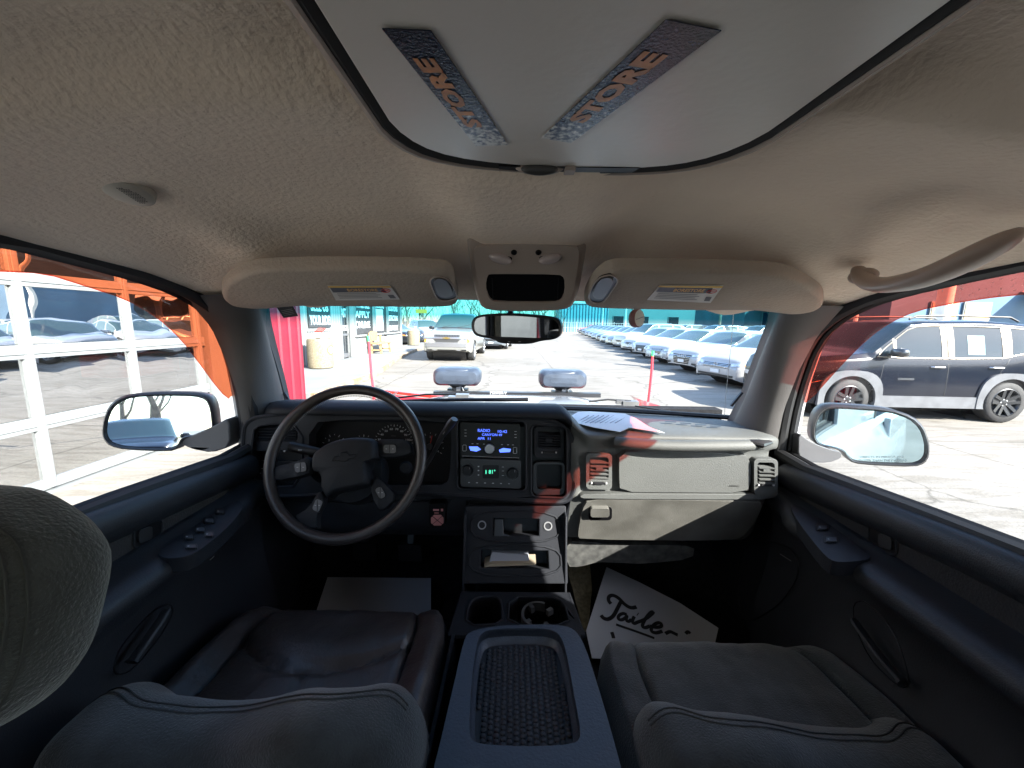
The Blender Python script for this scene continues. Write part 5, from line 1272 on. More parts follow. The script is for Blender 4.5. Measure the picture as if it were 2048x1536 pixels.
# ---- doors (inner trim)
def door(sg):
    X = CX + sg * .760; nm = 'passenger' if sg > 0 else 'driver'
    root = MB().m(doorp); ys_ = [-.30 + .04 * k for k in range(34)]; rows = []
    def belt(y): return interp([(-.2, 1.300), (.585, 1.266), (1.012, 1.224), (1.1, 1.215)], y)
    for y in ys_:
        b = belt(y); arm = sq(.96, .86, y) if False else (1 - sq(.86, .98, y))
        low = .035 * (1 - sq(.75, .95, y)); aw = .030 + .030 * (1 - sq(.55, .8, y)) * 0 + .0
        pr = [(.0, b), (.016, b + .004), (.034, b - .004), (.042, b - .022), (.040, b - .045), (.026, b - .062), (.018, b - .075), (.018, b - .10)]
        az = 1.150 if True else 0
        pr += [(.022, az + .012), (.030 + .028 * arm, az + .004), (.048 + .050 * arm, az + .002), (.060 + .052 * arm, az - .010), (.060 + .050 * arm, az - .035), (.045 + .030 * arm, az - .055), (.034, az - .085), (.030, az - .16), (.040 + low * .6, az - .26), (.055 + low, az - .34), (.055 + low, .62)]
        rows.append(spl([V((X - sg * d, y, z)) for d, z in pr], 2))
    root.grid(rows); d_ = root.build(nm + '_door', truck, sharp=75)
    tag(d_, ('passenger' if sg > 0 else 'driver') + ' door inner trim with armrest, window switches and dark insert')
    dp = (V((X - sg * .019, 0, 1.2)), V((-sg, 0, .05)).normalized())
    # fabric insert
    if sg > 0: ins = [(1596, 992), (1615, 986), (1660, 996), (1800, 1062), (2100, 1210), (2100, 1390), (1900, 1255), (1760, 1150), (1650, 1060)]
    else: ins = [(470, 968), (440, 968), (380, 990), (240, 1055), (60, 1150), (60, 1300), (200, 1190), (330, 1085), (430, 1010)]
    MB().m(doorfab).slab(P2(shift(dp, .004), chaikin(ins, 2)), -dp[1] * .004).build('fabric_insert', d_, bevel=.002)
    # switch pod on the armrest
    az = 1.158; pz_ = (V((0, 0, az)), V((0, 0, 1)))
    pod = [(1578, 1012), (1600, 1010), (1700, 1078), (1745, 1112), (1735, 1120), (1680, 1125), (1655, 1118), (1600, 1050)] if sg > 0 else [(486, 1005), (470, 1000), (420, 1030), (350, 1078), (310, 1105), (330, 1118), (385, 1112), (450, 1060), (484, 1022)]
    pd_ = MB().m(dashp).slab(P2(pz_, chaikin(pod, 2)), (0, 0, -.03)); pdo = pd_.build('armrest_pod', d_, bevel=.004, seg=3)
    sw = [(1645, 1054, 26, 14), (1663, 1078, 30, 14)] if sg > 0 else [(378, 1073, 22, 12), (400, 1058, 24, 13), (382, 1092, 26, 10), (418, 1040, 24, 13), (440, 1022, 20, 11), (418, 1068, 20, 11)]
    for u, v, w_, h_ in sw:
        k = MB().m(gloss).slab(P2(shift(pz_, .0015), rrect(w_, h_, 3, 3, (u, v))), (0, 0, -.005)); k.m(knobm).slab(P2(shift(pz_, .005), rrect(w_ * .7, h_ * .6, 2, 3, (u, v))), (0, 0, -.005)); k.m(markw).box(on(u - w_ * .2, v, shift(pz_, .0055)), (.003, .002, .0006)); k.build('window_switch', d_, bevel=.0008)
    # inner handle
    hx = (1765, 1082) if sg > 0 else (296, 1068); pl = shift(dp, .006)
    hs = skew(rrect(56, 40, 8, 4, hx), ky=.35 * sg, o=hx)
    h_ = MB().m(gloss).slab(P2(pl, hs), -dp[1] * .004); h_.m(dashp).tube(P2(pl, hs), .002, 5, closed=True); h_.m(trimp if False else knobm).slab(P2(shift(pl, .004), skew(rrect(26, 26, 5, 4, (hx[0] + 4 * sg, hx[1])), ky=.35 * sg, o=hx)), -dp[1] * .006); h_.build('door_handle', d_, bevel=.001)
    # map pocket / assist strap low on the door
    pl2 = (V((X - sg * .062, 0, .95)), V((-sg, 0, .1)).normalized())
    strap = [(1706, 1238), (1722, 1262), (1765, 1320), (1808, 1366)] if sg > 0 else [(335, 1218), (318, 1245), (290, 1285), (262, 1325)]
    s_ = MB().m(doorp); pts = P2(shift(pl2, .004), open_smooth(strap, 1)); s_.tube(pts, [.006] + [.009] * (len(pts) - 2) + [.012], 8, flat=.6)
    s_.build('pull_strap', d_)
    oval = chaikin([(1706, 1205), (1730, 1200), (1790, 1262), (1822, 1370), (1800, 1378), (1740, 1320), (1708, 1250)], 2) if sg > 0 else chaikin([(340, 1205), (300, 1225), (235, 1300), (225, 1350), (262, 1345), (320, 1275), (348, 1225)], 2)
    MB().m(gloss).tube(P2(shift(pl2, .001), oval), .0015, 5, closed=True).build('pocket_seam', d_)
    if sg > 0:
        MB().m(gloss).tube(P2(shift(pl2, -.02), chaikin([(1480, 1095), (1540, 1080), (1590, 1100), (1600, 1150), (1560, 1210), (1490, 1250), (1474, 1200)], 2)), .0015, 5, closed=True).build('speaker_outline', d_)
    sc = MB().m(mat('scuff_grey', (.16, .16, .155), .8))
    for a_, b_ in ((((1560, 1108), (1582, 1122)), ((1955, 1138), (1975, 1146))) if sg > 0 else (((300, 1180), (312, 1172)), ((420, 1120), (428, 1112)))): sc.tube([on(*a_, shift(dp, .010 if sg > 0 else .010)), on(*b_, shift(dp, .010))], .0009, 5)
    sc.build('scuff', d_)
    # exterior mirror
    mp = V((CX + sg * 1.0, 1.03, 1.43)); n_ = V((.33, -.935, .118)).normalized() if sg < 0 else V((-.40, -.90, .055)).normalized()
    pm_ = (mp, n_)
    if sg < 0:
        o_ = [(x / 2.56, 460 + y / 2.56) for x, y in [(522, 1040), (530, 970), (555, 905), (600, 862), (665, 838), (820, 828), (1010, 832), (1070, 852), (1093, 905), (1104, 1010), (1100, 1045), (1050, 1058), (960, 1060), (930, 1080), (915, 1118), (870, 1135), (640, 1126), (560, 1106), (532, 1075)]]
        arm = [(x / 2.56, 460 + y / 2.56) for x, y in [(925, 1075), (1000, 1045), (1100, 1000), (1170, 960), (1180, 1110), (1080, 1142), (990, 1125), (940, 1105)]]
    else:
        o_ = [(1560 + x / 2.56, 520 + y / 2.56) for x, y in [(160, 905), (165, 840), (185, 780), (225, 745), (290, 738), (560, 758), (680, 798), (738, 855), (765, 935), (765, 1005), (742, 1042), (690, 1060), (480, 1052), (375, 1042), (340, 1012), (322, 982), (265, 962), (185, 945)]]
        arm = [(1560 + x / 2.56, 520 + y / 2.56) for x, y in [(95, 880), (160, 935), (270, 975), (318, 985), (316, 1015), (250, 1040), (130, 1036), (95, 1010)]]
    o_ = chaikin(o_, 1); c_ = (sum(p[0] for p in o_) / len(o_), sum(p[1] for p in o_) / len(o_))
    inn_ = [(c_[0] + (u - c_[0]) * .925, c_[1] + (v - c_[1]) * .87) for u, v in o_]
    mb = MB().m(knobm); O3 = P2(pm_, o_); I3 = P2(pm_, inn_); cc = sum(O3, V()) / len(O3)
    mb.grid([[p - n_ * .006 for p in I3], [a.lerp(b, .5) + n_ * .005 for a, b in zip(O3, I3)], O3, [cc + (q - cc) * 1.01 - n_ * .04 for q in O3], [cc + (p - cc) * .8 - n_ * .09 for p in O3], [cc + (p - cc) * .3 - n_ * .11 for p in O3]], cv=True)
    mo = mb.build('side_mirror', truck, sharp=60); tag(mo, ('passenger' if sg > 0 else 'driver') + ' side door mirror in a black housing')
    gl = MB().m(mirrorm if sg < 0 else mirrorm2); GPp = (mp + V((0, .004, 0)), n_)
    gl.add([p - n_ * .003 for p in I3], [tuple(range(len(I3)))])
    g_o = gl.build('mirror_glass', mo)
    if sg > 0:
        tx = MB().m(mat('etched_grey', (.12, .15, .16), .6)); q = lambda u, v: on(u, v, (mp - n_ * .0018, n_))
        xd = (q(1800, 915) - q(1740, 915)).normalized(); tx.text('OBJECTS IN MIRROR ARE', q(1763, 914.5), xd, (0, 0, 1), .094, .0065).text('CLOSER THAN THEY APPEAR', q(1765, 921.5), xd, (0, 0, 1), .104, .0065); tx.build('lettering', mo)
    am = MB().m(mat('mirror_arm', (.06, .06, .065), .5)).slab(P2((V((0, 1.035, 0)), V((0, -1, 0))), chaikin(arm, 1)), (0, .06, 0)); am.build('mirror_arm', mo, bevel=.006)
    # sail panel inside the front corner
    # tinted rain guard outside the window
    xv = X + sg * .052; vg = MB()
    if sg < 0: lowe = [(-150, 535), (0, 542), (90, 546), (168, 571), (250, 597), (312, 632), (363, 679), (400, 728), (441, 784), (458, 797)]
    else: lowe = [(2200, 572), (2048, 588), (1970, 596), (1896, 608), (1833, 621), (1779, 645), (1736, 676), (1689, 723), (1654, 762), (1620, 800), (1596, 812)]
    L3 = [atX(u, v, xv) for u, v in open_smooth(lowe, 1)]
    top_ = [(-.3, 1.73), (.3, 1.73), (.55, 1.725), (.66, 1.72), (.76, 1.70), (.83, 1.685), (.90, 1.665), (.95, 1.635), (1.02, 1.60), (1.055, 1.54), (1.08, 1.46), (1.095, 1.40), (1.095, 1.385)]
    def tp(t): f = t * (len(top_) - 1); k = min(int(f), len(top_) - 2); a, b = top_[k], top_[k + 1]; g = f - k; return V((xv - sg * .012, a[0] + (b[0] - a[0]) * g, a[1] + (b[1] - a[1]) * g))
    n = len(L3) - 1; vg.m(guard[sg]).grid([[L3[i].lerp(tp(i / n), s_ / 3) + V((sg * .010 * math.sin(math.pi * s_ / 3), 0, 0)) for s_ in range(4)] for i in range(n + 1)])
    vo = vg.build('rain_guard', truck, sharp=180); tag(vo, 'translucent red rain guard along the top of the ' + ('passenger' if sg > 0 else 'driver') + ' window')
    edge = MB().m(glassmat('guard_edge', (.9, .35, .25), .5)); edge.tube(L3, .0012, 4); edge.build('guard_lip', vo)
guard = {-1: glassmat('red_guard', (.80, .20, .085), .5, dirt=.35), 1: glassmat('red_guard_dusty', (.80, .17, .12), .6, dirt=1.0, base_refl=.02, rcol=(1, .6, .55))}
door(-1); door(1)

# ---- seats
def cushion(name, mt, x0, x1, y0, y1, z0, label, seam=True, bol=.036, front=.045):
    N, M_ = 56, 60; rows = []
    for j in range(M_ + 1):
        t = j / M_; y = y0 + (y1 - y0) * t; row = []
        for i in range(N + 1):
            s_ = -1 + 2 * i / N; ins = .73 - .07 * t
            wfr = 1 - .10 * sq(.72, 1.0, t) ** 2
            x = (x0 + x1) / 2 + (x1 - x0) / 2 * s_ * wfr
            z = z0 + .016 * (1 - s_ * s_) + bol * math.exp(-((abs(s_) - .86) / .12) ** 2) * (1 - .55 * t) + .018 * math.sin(math.pi * min(1, t * 1.1))
            z -= .016 * math.exp(-((abs(s_) - ins) / .016) ** 2)                # side seams
            if seam:
                yy = .60 + .13 * (s_ / ins) ** 2 if abs(s_) < ins else 9
                z -= .016 * math.exp(-((t - yy) / .012) ** 2); z += .014 * (1 if False else math.exp(-((t - yy - .1) / .10) ** 2)) * (abs(s_) < ins)
                if t < yy: z -= .006 * math.exp(-(s_ / .012) ** 2) * (abs(s_) < ins)
            e = max(0, (abs(s_) - .88) / .12); z -= .13 * (1 - math.sqrt(max(0, 1 - e * e)))
            f = max(0, (t - .86) / .14); z -= front * 2 * (1 - math.sqrt(max(0, 1 - f * f)))
            z += .0035 * noise.noise((x * 18, y * 12, 1)) + .002 * noise.noise((x * 50, y * 30, 4))
            row.append(V((x, y, z)))
        rows.append([V((row[0].x, y, .66))] + row + [V((row[-1].x, y, .66))])
    rows.append([V((p.x, y1 + .004, .66 if k in (0, N + 2) else min(p.z, .70))) for k, p in enumerate(rows[-1])])
    m = MB().m(mt).grid(rows); o = m.build(name, seatroot, sharp=80); tag(o, label); return o
def backrest(name, mt, x0, x1, zt, y0, th, label, k=.42, zb=.86):
    """reclined seatback: zt(s) top height over s=-1..1"""
    N = 60; rows = []
    for i in range(N + 1):
        s_ = -1 + 2 * i / N; x = (x0 + x1) / 2 + (x1 - x0) / 2 * s_; e = max(0, (abs(s_) - .8) / .2); r = math.sqrt(max(0.0, 1 - e * e))
        T = th * (.25 + .75 * r); Z = zt(s_) - .10 * (1 - r); row = []
        bolst = .025 * math.exp(-((abs(s_) - .78) / .16) ** 2)
        for q in range(19):
            a = -math.pi / 2 + math.pi * q / 18
            row.append(V((x, 0, 0)))
            zz = Z - T / 2 + T / 2 * math.cos(a); dy = T / 2 * math.sin(a)
            row[-1] = V((x, y0 - k * (zz - 1.2) * -1 * -1 + dy + (bolst if a > 0 else 0), zz))
        fr = [V((x, y0 - k * (z - 1.2) + T / 2 + bolst - .012 * math.exp(-((abs(s_) - .55) / .03) ** 2), z)) for z in [Z - T / 2 - .02 - (Z - T / 2 - .02 - zb) * g / 8 for g in range(9)]]
        bk = [V((x, y0 - k * (z - 1.2) - T / 2, z)) for z in [zb + (Z - T / 2 - .01 - zb) * g / 6 for g in range(7)]]
        row = row + fr + bk
        rows.append([p + V((0, .002 * noise.noise((p.x * 25, p.y * 25, p.z * 25)), .003 * noise.noise((p.x * 14, p.y * 14, p.z * 14)))) for p in row])
    m = MB().m(mt).grid(rows, cv=True)
    o = len(m.v) - len(rows) * len(rows[0]); L_ = len(rows[0]); m.f.append(tuple(range(o, o + L_))); m.mi.append(0); m.f.append(tuple(range(o + (len(rows) - 1) * L_, o + len(rows) * L_))); m.mi.append(0)
    ob = m.build(name, seatroot, sharp=80); tag(ob, label)
    st_ = MB().m(mat('seam_thread', (.035, .037, .037), .9))
    for off in (.012, .020):
        pts = []
        for i in range(3, N - 2):
            row = rows[i]; p = row[9 + (2 if off < .015 else 3)]; pts.append(p + V((0, .0006, .0008)))
        st_.tube(pts, .0012, 5)
    st_.build('seam', ob); return ob
seatroot = bpy.data.objects.new('driver_seat', None); COL.objects.link(seatroot); seatroot.parent = truck; seatroot.matrix_parent_inverse = Matrix.Translation(-truck.location)
tag(seatroot, 'driver seat with worn dark leather cushion and grey velour backrest')
def skirt(x0, x1, y0, y1): MB().m(knobm).box2((x0 + .03, y0, .62), (x1 - .03, y1 - .05, .80)).build('seat_base', seatroot, bevel=.01)
cushion('cushion', leather, -.655, -.125, .30, .885, .892, 'worn dark leather cushion'); skirt(-.655, -.125, .30, .87)
bump_ = lambda c, w: (lambda s_: math.exp(-((s_ - c) / w) ** 2))
b1, b2 = bump_(.62, .30), bump_(-.62, .30)
backrest('backrest', fabric, -.66, -.125, lambda s_: 1.024 + .055 * bump_(.45, .34)(s_) + .018 * bump_(-.6, .3)(s_), .385, .13, 'grey velour backrest of the driver seat')
hc = EYE + ray(-232, 1212) * .268
hrst = MB().m(fabric); Rh = Matrix.Rotation(rad(-16), 3, 'X') @ Matrix.Rotation(rad(4), 3, 'Y')
hrst.ellipsoid(hc, (.262, .115, .170), Rh, e=.72, nu=48, nv=32, fn=lambda q: q + V((0, .002, .002)) * noise.noise(q * 30) + q.normalized() * (.0022 * noise.noise(q * 18)))
ho = hrst.build('headrest', seatroot, sharp=90); tag(ho, 'rounded grey velour headrest')
spw = lambda a_: math.copysign(abs(a_) ** .72, a_)
for fy in (-.40, -.52):
    f_ = (1 - abs(fy) ** (2 / .72)) ** .36; pts = []
    for k in range(90):
        a = 2 * math.pi * k / 90; q = V((f_ * .131 * spw(math.cos(a)), fy * .0575, f_ * .085 * spw(math.sin(a)))); q = q + V((0, .002, .002)) * noise.noise(q * 30) + q.normalized() * (.0022 * noise.noise(q * 18) + .0003)
        pts.append(hc + Rh @ q)
    MB().m(MATS['seam_thread']).tube(pts, .0009, 5, closed=True).build('seam', ho)
for dxx in ():
    MB().m(chrome).tube([hc + V((dxx, .02, -.05)), hc + V((dxx, .07, -.22))], .006, 8).build('post', seatroot)
bkl = MB().m(mat('buckle_red', (.45, .03, .04), .4)).box((-.118, .44, .905), (.026, .014, .045)).m(knobm).box((-.118, .44, .865), (.032, .022, .06)).bar((-.118, .44, .84), (-.12, .40, .70), .03, .012); bkl.build('belt_buckle', seatroot, bevel=.003)
seatroot = bpy.data.objects.new('passenger_seat', None); COL.objects.link(seatroot); seatroot.parent = truck; seatroot.matrix_parent_inverse = Matrix.Translation(-truck.location)
tag(seatroot, 'passenger seat in charcoal velour')
cushion('cushion', fabric, .185, .745, .24, .81, .888, 'charcoal velour cushion', seam=False, bol=.018); skirt(.185, .715, .24, .79)
backrest('backrest', fabric, .205, .74, lambda s_: .975 - .035 * (s_ + 1) / 2 + .040 * bump_(-.40, .40)(s_), .39, .13, 'grey velour backrest of the passenger seat')
h2c = V((.435, .20, 1.30)); MB().m(fabric).ellipsoid(h2c, (.26, .11, .16), Rh, e=.72, nu=32, nv=24).build('headrest', seatroot, sharp=90) if False else None
rb = MB().m(fabric).box2((-.72, -1.15, .62), (.76, -.62, .98)).box2((-.72, -1.18, .98), (.76, -1.0, 1.42)); rb.build('rear_bench', truck, bevel=.04, seg=4)

# ---- sun visors
VP = (V((0, .92, 1.647)), V((0, -.265, -.964)).normalized()); VN = VP[1]
vis_m = mat('visor_cloth', (.42, .355, .29), .92, 0, .12, var=.10, vscale=5, bump=1.0, bscale=150)
def visor(sg, out, clip, lab, arm_c):
    v = MB().m(vis_m); v.dome(P2(shift(VP, .004), chaikin(out, 2)), .012, VN, .07, 3, back=.014); vo = v.build('sun_visor', truck, sharp=80); tag(vo, 'beige cloth sun visor over the ' + ('passenger' if sg > 0 else 'driver') + ' with a warning sticker')
    c = MB().m(gloss).slab(P2(shift(VP, .0165), chaikin(clip, 2)), -VN * .004); cu = sum(p[0] for p in clip) / len(clip), sum(p[1] for p in clip) / len(clip)
    c.m(mat('remote_grey', (.06, .058, .056), .4)).slab(P2(shift(VP, .021), chaikin([(cu[0] + (a - cu[0]) * .72, cu[1] + (b - cu[1]) * .78 - 1) for a, b in clip], 2)), -VN * .006)
    c.m(beigep).tube(P2(shift(VP, .017), chaikin(clip, 2)), .0018, 6, closed=True); c.build('visor_clip', vo, bevel=.001)
    L = MB().m(mat('label_white', (.62, .60, .56), .5)); q = P2(shift(VP, .0178), lab); L.slab(q, -VN * .0005)
    def bl(a, b, d=.0006): return q[0].lerp(q[1], a).lerp(q[3].lerp(q[2], a), b) + VN * d
    ax_ = (q[1] - q[0]).normalized()
    L.m(mat('label_yellow', (.75, .48, .08), .5)).add([bl(0, .02), bl(1, .02), bl(1, .12), bl(0, .12)], [(0, 1, 2, 3)])
    L.m(mat('label_navy', (.03, .04, .07), .5)).add([bl(.02, .12), bl(.86, .12), bl(.88, .42), bl(.03, .42)], [(0, 1, 2, 3)])
    w_ = lambda a0, a1, b0, b1: (lambda a, b: bl(a0 + (a1 - a0) * (a + .5), b1 + (b0 - b1) * (b + .5), .0010))
    L.m(mat('label_orange', (.75, .42, .12), .5)); L.text('BORESTORE', (0, 0, 0), (1, 0, 0), (0, 1, 0), 1, 1, bold=.02, warp=w_(.28, .76, .18, .36))
    L.m(mat('label_ink', (.12, .12, .13), .6))
    for k in range(4): L.add([bl(.08, .50 + .10 * k), bl(.70 + .05 * (k % 2), .50 + .10 * k), bl(.70 + .05 * (k % 2), .53 + .10 * k), bl(.08, .53 + .10 * k)], [(0, 1, 2, 3)])
    L.add([bl(.86, .62), bl(.95, .62), bl(.96, .88), bl(.87, .88)], [(0, 1, 2, 3)])
    c0 = bl(.88, .30, .0012); rr2 = (q[1] - q[0]).length * .075
    L.m(redlens).tube([c0 + ax_ * rr2 * math.cos(a) + (q[3] - q[0]).normalized() * rr2 * 1.1 * math.sin(a) for a in [2 * math.pi * k / 18 for k in range(18)]], .0007, 4, closed=True)
    L.m(redlens).bar(c0 - ax_ * rr2 * .7 + V((0, .004, 0)), c0 + ax_ * rr2 * .7 - V((0, .004, 0)), .0014, .0008)
    L.build('warning_label', vo)
visor(-1, [(443, 572), (455, 556), (490, 538), (530, 529), (700, 527), (880, 531), (904, 541), (912, 570), (919, 603), (885, 606), (680, 604), (600, 603), (560, 606), (510, 611), (462, 606), (445, 592)],
      [(859, 560), (872, 552), (895, 557), (908, 575), (916, 596), (898, 602), (876, 600), (866, 580)], [(655, 571), (780, 571), (800, 599), (672, 601)], (480, 575))
visor(1, [(1167, 602), (1172, 580), (1192, 550), (1215, 534), (1250, 530), (1540, 536), (1590, 548), (1640, 578), (1650, 596), (1640, 614), (1600, 622), (1560, 617), (1510, 611), (1400, 612), (1250, 609), (1180, 607)],
      [(1176, 594), (1186, 570), (1200, 554), (1224, 549), (1238, 560), (1222, 584), (1206, 606), (1184, 605)], [(1320, 570), (1447, 571), (1421, 606), (1294, 600)], (1610, 585))

# ---- overhead console
OP = (V((0, .775, 1.757)), V((0, -.80, -.60)).normalized()); ON = OP[1]
pA, pB = atY(1052, 462, .745), atY(1052, 612, .845); dv = (pA - pB).normalized(); ON = V((1, 0, 0)).cross(dv).normalized(); ON = ON if ON.y < 0 else -ON; OP = (pA, ON)
oc = MB().m(beigep); oo = chaikin([(934, 470), (944, 457), (1040, 454), (1160, 457), (1173, 470), (1172, 500), (1160, 570), (1148, 606), (1130, 617), (1050, 620), (975, 618), (958, 606), (945, 560), (936, 500)], 1)
oc.dome(P2(OP, oo), .012, ON, .08, 3, back=.05); oco = oc.build('overhead_console', truck, sharp=60)
ip = MB().m(beigep); io = chaikin([(946, 502), (955, 492), (1050, 488), (1150, 492), (1160, 502), (1156, 540), (1144, 596), (1128, 610), (1050, 613), (980, 611), (964, 598), (950, 540)], 1)
scr = chaikin([(975, 550), (985, 548), (1118, 549), (1129, 556), (1130, 585), (1122, 602), (1108, 606), (990, 605), (978, 597), (971, 575)], 1)
ip.slab(P2(shift(OP, .019), io), -ON * .012, holes=[P2(shift(OP, .019), scr)]); ip.build('face_plate', oco, bevel=.003, seg=3)
sc_ = MB().m(gloss).slab(P2(shift(OP, .013), scr), -ON * .001); sc_.m(knobm)
for u in (984, 1117): sc_.bar(on(u, 556, shift(OP, .0145)), on(u + (2 if u < 1050 else -2), 600, shift(OP, .0145)), .0015, .001)
sc_.build('display', oco)
for u, su in ((1003, -1), (1098, 1)):
    b = MB().m(gloss).slab(P2(shift(OP, .0198), chaikin([(u - 34 * .6, 513), (u, 511), (u + 22, 514), (u + 20, 523), (u, 528), (u - 18, 522)], 2)), -ON * .001); b.m(mat('lens_clear', (.45, .38, .36), .15, 0, .8))
    b.ellipsoid(on(u + 3 * su, 517, shift(OP, .0195)), (.046, .02, .020), Matrix.Rotation(rad(-14 * su), 3, 'Y'), nu=16, nv=10); b.build('map_light', oco)
    MB().m(gloss).lathe([(.0, .002), (.004, .002), (.0058, .0)], on(1028 if su < 0 else 1077, 505, shift(OP, .0195)), ON, 16).build('light_button', oco)

# ---- rear view mirror
RM = (V((0, .945, 1.59)), V((-.235, -.968, -.03)).normalized())
mz = lambda pts: [(780 + x / 5.12, 580 + y / 5.12) for x, y in pts]
ho_ = chaikin(mz([(832, 372), (838, 315), (870, 272), (950, 247), (1230, 233), (1500, 252), (1690, 275), (1742, 310), (1762, 390), (1745, 465), (1695, 505), (1545, 522), (1430, 556), (1130, 550), (1060, 502), (900, 477), (850, 440)]), 2)
gl_ = chaikin(mz([(862, 372), (868, 325), (890, 290), (960, 270), (1230, 262), (1490, 280), (1670, 302), (1715, 330), (1730, 390), (1716, 450), (1680, 485), (1540, 493), (1300, 482), (1080, 478), (910, 455), (870, 420)]), 2)
rmh = MB().m(knobm).dome(P2(shift(RM, -.004), ho_), .006, RM[1], .06, 3, back=.028); rmo = rmh.build('rear_view_mirror', truck, sharp=60)
g3 = P2(shift(RM, .0045), gl_); mg = MB().m(mirrorm3); mg.add(g3, [tuple(range(len(g3)))])
mgo = mg.build('mirror_glass', rmo)
b2_ = MB().m(markw)
for u in (1018, 1039): b2_.box(on(u, 683.5, shift(RM, .003)), (.006, .001, .0012))
b2_.build('mirror_button', rmo)
MB().m(knobm).tube([atY(1021, 628, .97), atY(1021, 616, 1.03)], .008, 8).build('mirror_mount', rmo)

# ---- grey panel set into the ceiling with wet looking stickers
PZ = 1.782; CP = (V((0, 0, PZ)), V((0, 0, -1)))
x0, x1 = -.118, .238; fr = [(x0 + .004, -.25), (x0 - .002, .38), (x0 + .006, .422), (x0 + .028, .455), (x0 + .07, .476), (.02, .489), (.08, .493), (.14, .489), (.185, .478), (x1 - .020, .452), (x1, .41), (x1 + .002, .36), (x1 + .012, -.25)]
frs = open_smooth(fr, 1)
pn = MB().m(greyhard).slab([V((x, y, PZ)) for x, y in frs], (0, 0, .012)); pno = pn.build('ceiling_screen', truck, bevel=.006, seg=3); tag(pno, 'flat grey hard panel folded into the ceiling')
cxp = (x0 + x1) / 2
gap = MB().m(mat('pile_trim', (.03, .03, .03), .95)); gap.tube([V((cxp + (x - cxp) * 1.04, y + (.012 if y > 0 else 0), PZ + .010)) for x, y in frs], .011, 8); gap.build('gap_trim', pno)
cr_ = MB().m(beigep); cr_.grid([[V((cxp + (x - cxp) * k, y + (.11 * (k - 1) * 2 if y > 0 else 0), PZ + dz)) for x, y in frs] for k, dz in ((1.05, .012), (1.055, .002), (1.07, -.002), (1.10, .000), (1.13, .008), (1.20, .030))]); cr_.build('frame', pno)
hn = MB().m(gloss).slab([V((x, y, PZ - .001)) for x, y in [(-.02, .488), (.145, .486), (.14, .500), (-.02, .502)]], (0, 0, .012)); hn.m(beigep).ellipsoid(V((.028, .492, PZ)), (.058, .014, .016), nu=20, nv=10); hn.m(mat('remote_grey', (.06, .058, .056), .4)).ellipsoid(V((.028, .488, PZ - .003)), (.044, .010, .014), nu=20, nv=10)
hn.m(beigep).box((.064, .492, PZ - .001), (.012, .014, .008)); hn.build('release_handle', pno)
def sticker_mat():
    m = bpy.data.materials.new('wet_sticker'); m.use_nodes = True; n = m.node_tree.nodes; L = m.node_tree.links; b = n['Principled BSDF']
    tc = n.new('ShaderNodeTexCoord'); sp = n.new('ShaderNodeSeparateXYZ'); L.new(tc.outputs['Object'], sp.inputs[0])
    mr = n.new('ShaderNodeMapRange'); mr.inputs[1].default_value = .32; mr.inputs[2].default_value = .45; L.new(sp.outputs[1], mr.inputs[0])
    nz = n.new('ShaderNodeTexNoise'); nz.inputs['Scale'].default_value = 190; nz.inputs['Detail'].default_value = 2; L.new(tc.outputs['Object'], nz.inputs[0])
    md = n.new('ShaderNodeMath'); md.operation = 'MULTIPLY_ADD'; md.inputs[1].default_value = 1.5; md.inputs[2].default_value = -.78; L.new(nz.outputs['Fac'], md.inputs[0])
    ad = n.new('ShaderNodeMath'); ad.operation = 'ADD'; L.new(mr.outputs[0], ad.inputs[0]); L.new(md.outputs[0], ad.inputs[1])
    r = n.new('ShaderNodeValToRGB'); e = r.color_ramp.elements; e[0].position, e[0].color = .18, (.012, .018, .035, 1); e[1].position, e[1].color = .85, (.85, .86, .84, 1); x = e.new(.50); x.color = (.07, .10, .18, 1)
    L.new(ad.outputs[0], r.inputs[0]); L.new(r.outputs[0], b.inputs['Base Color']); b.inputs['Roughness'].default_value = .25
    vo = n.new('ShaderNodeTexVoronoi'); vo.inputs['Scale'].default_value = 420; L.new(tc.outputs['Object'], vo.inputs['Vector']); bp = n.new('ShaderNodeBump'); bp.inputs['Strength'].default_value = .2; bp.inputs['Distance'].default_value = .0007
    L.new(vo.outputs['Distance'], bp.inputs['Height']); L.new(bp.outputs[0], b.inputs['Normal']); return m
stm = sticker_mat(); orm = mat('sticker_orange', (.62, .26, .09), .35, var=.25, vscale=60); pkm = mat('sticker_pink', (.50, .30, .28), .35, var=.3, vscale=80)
SPl = (V((0, 0, PZ - .001)), V((0, 0, -1)))
def sticker(px, lab, flipu):
    q = P2(SPl, px); m = MB().m(stm).slab(q, (0, 0, -.0006))
    def bl(a, b): return q[0].lerp(q[1], a).lerp(q[3].lerp(q[2], a), b) - V((0, 0, .0011))
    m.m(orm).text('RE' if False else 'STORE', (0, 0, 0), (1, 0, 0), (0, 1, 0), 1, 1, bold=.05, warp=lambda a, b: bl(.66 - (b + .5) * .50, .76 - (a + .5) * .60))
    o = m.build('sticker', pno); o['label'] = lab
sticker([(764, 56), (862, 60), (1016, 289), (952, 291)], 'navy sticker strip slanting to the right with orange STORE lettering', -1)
sticker([(1332, 38), (1443, 60), (1142, 285), (1083, 275)], 'navy sticker strip slanting to the left with orange STORE lettering', 1)

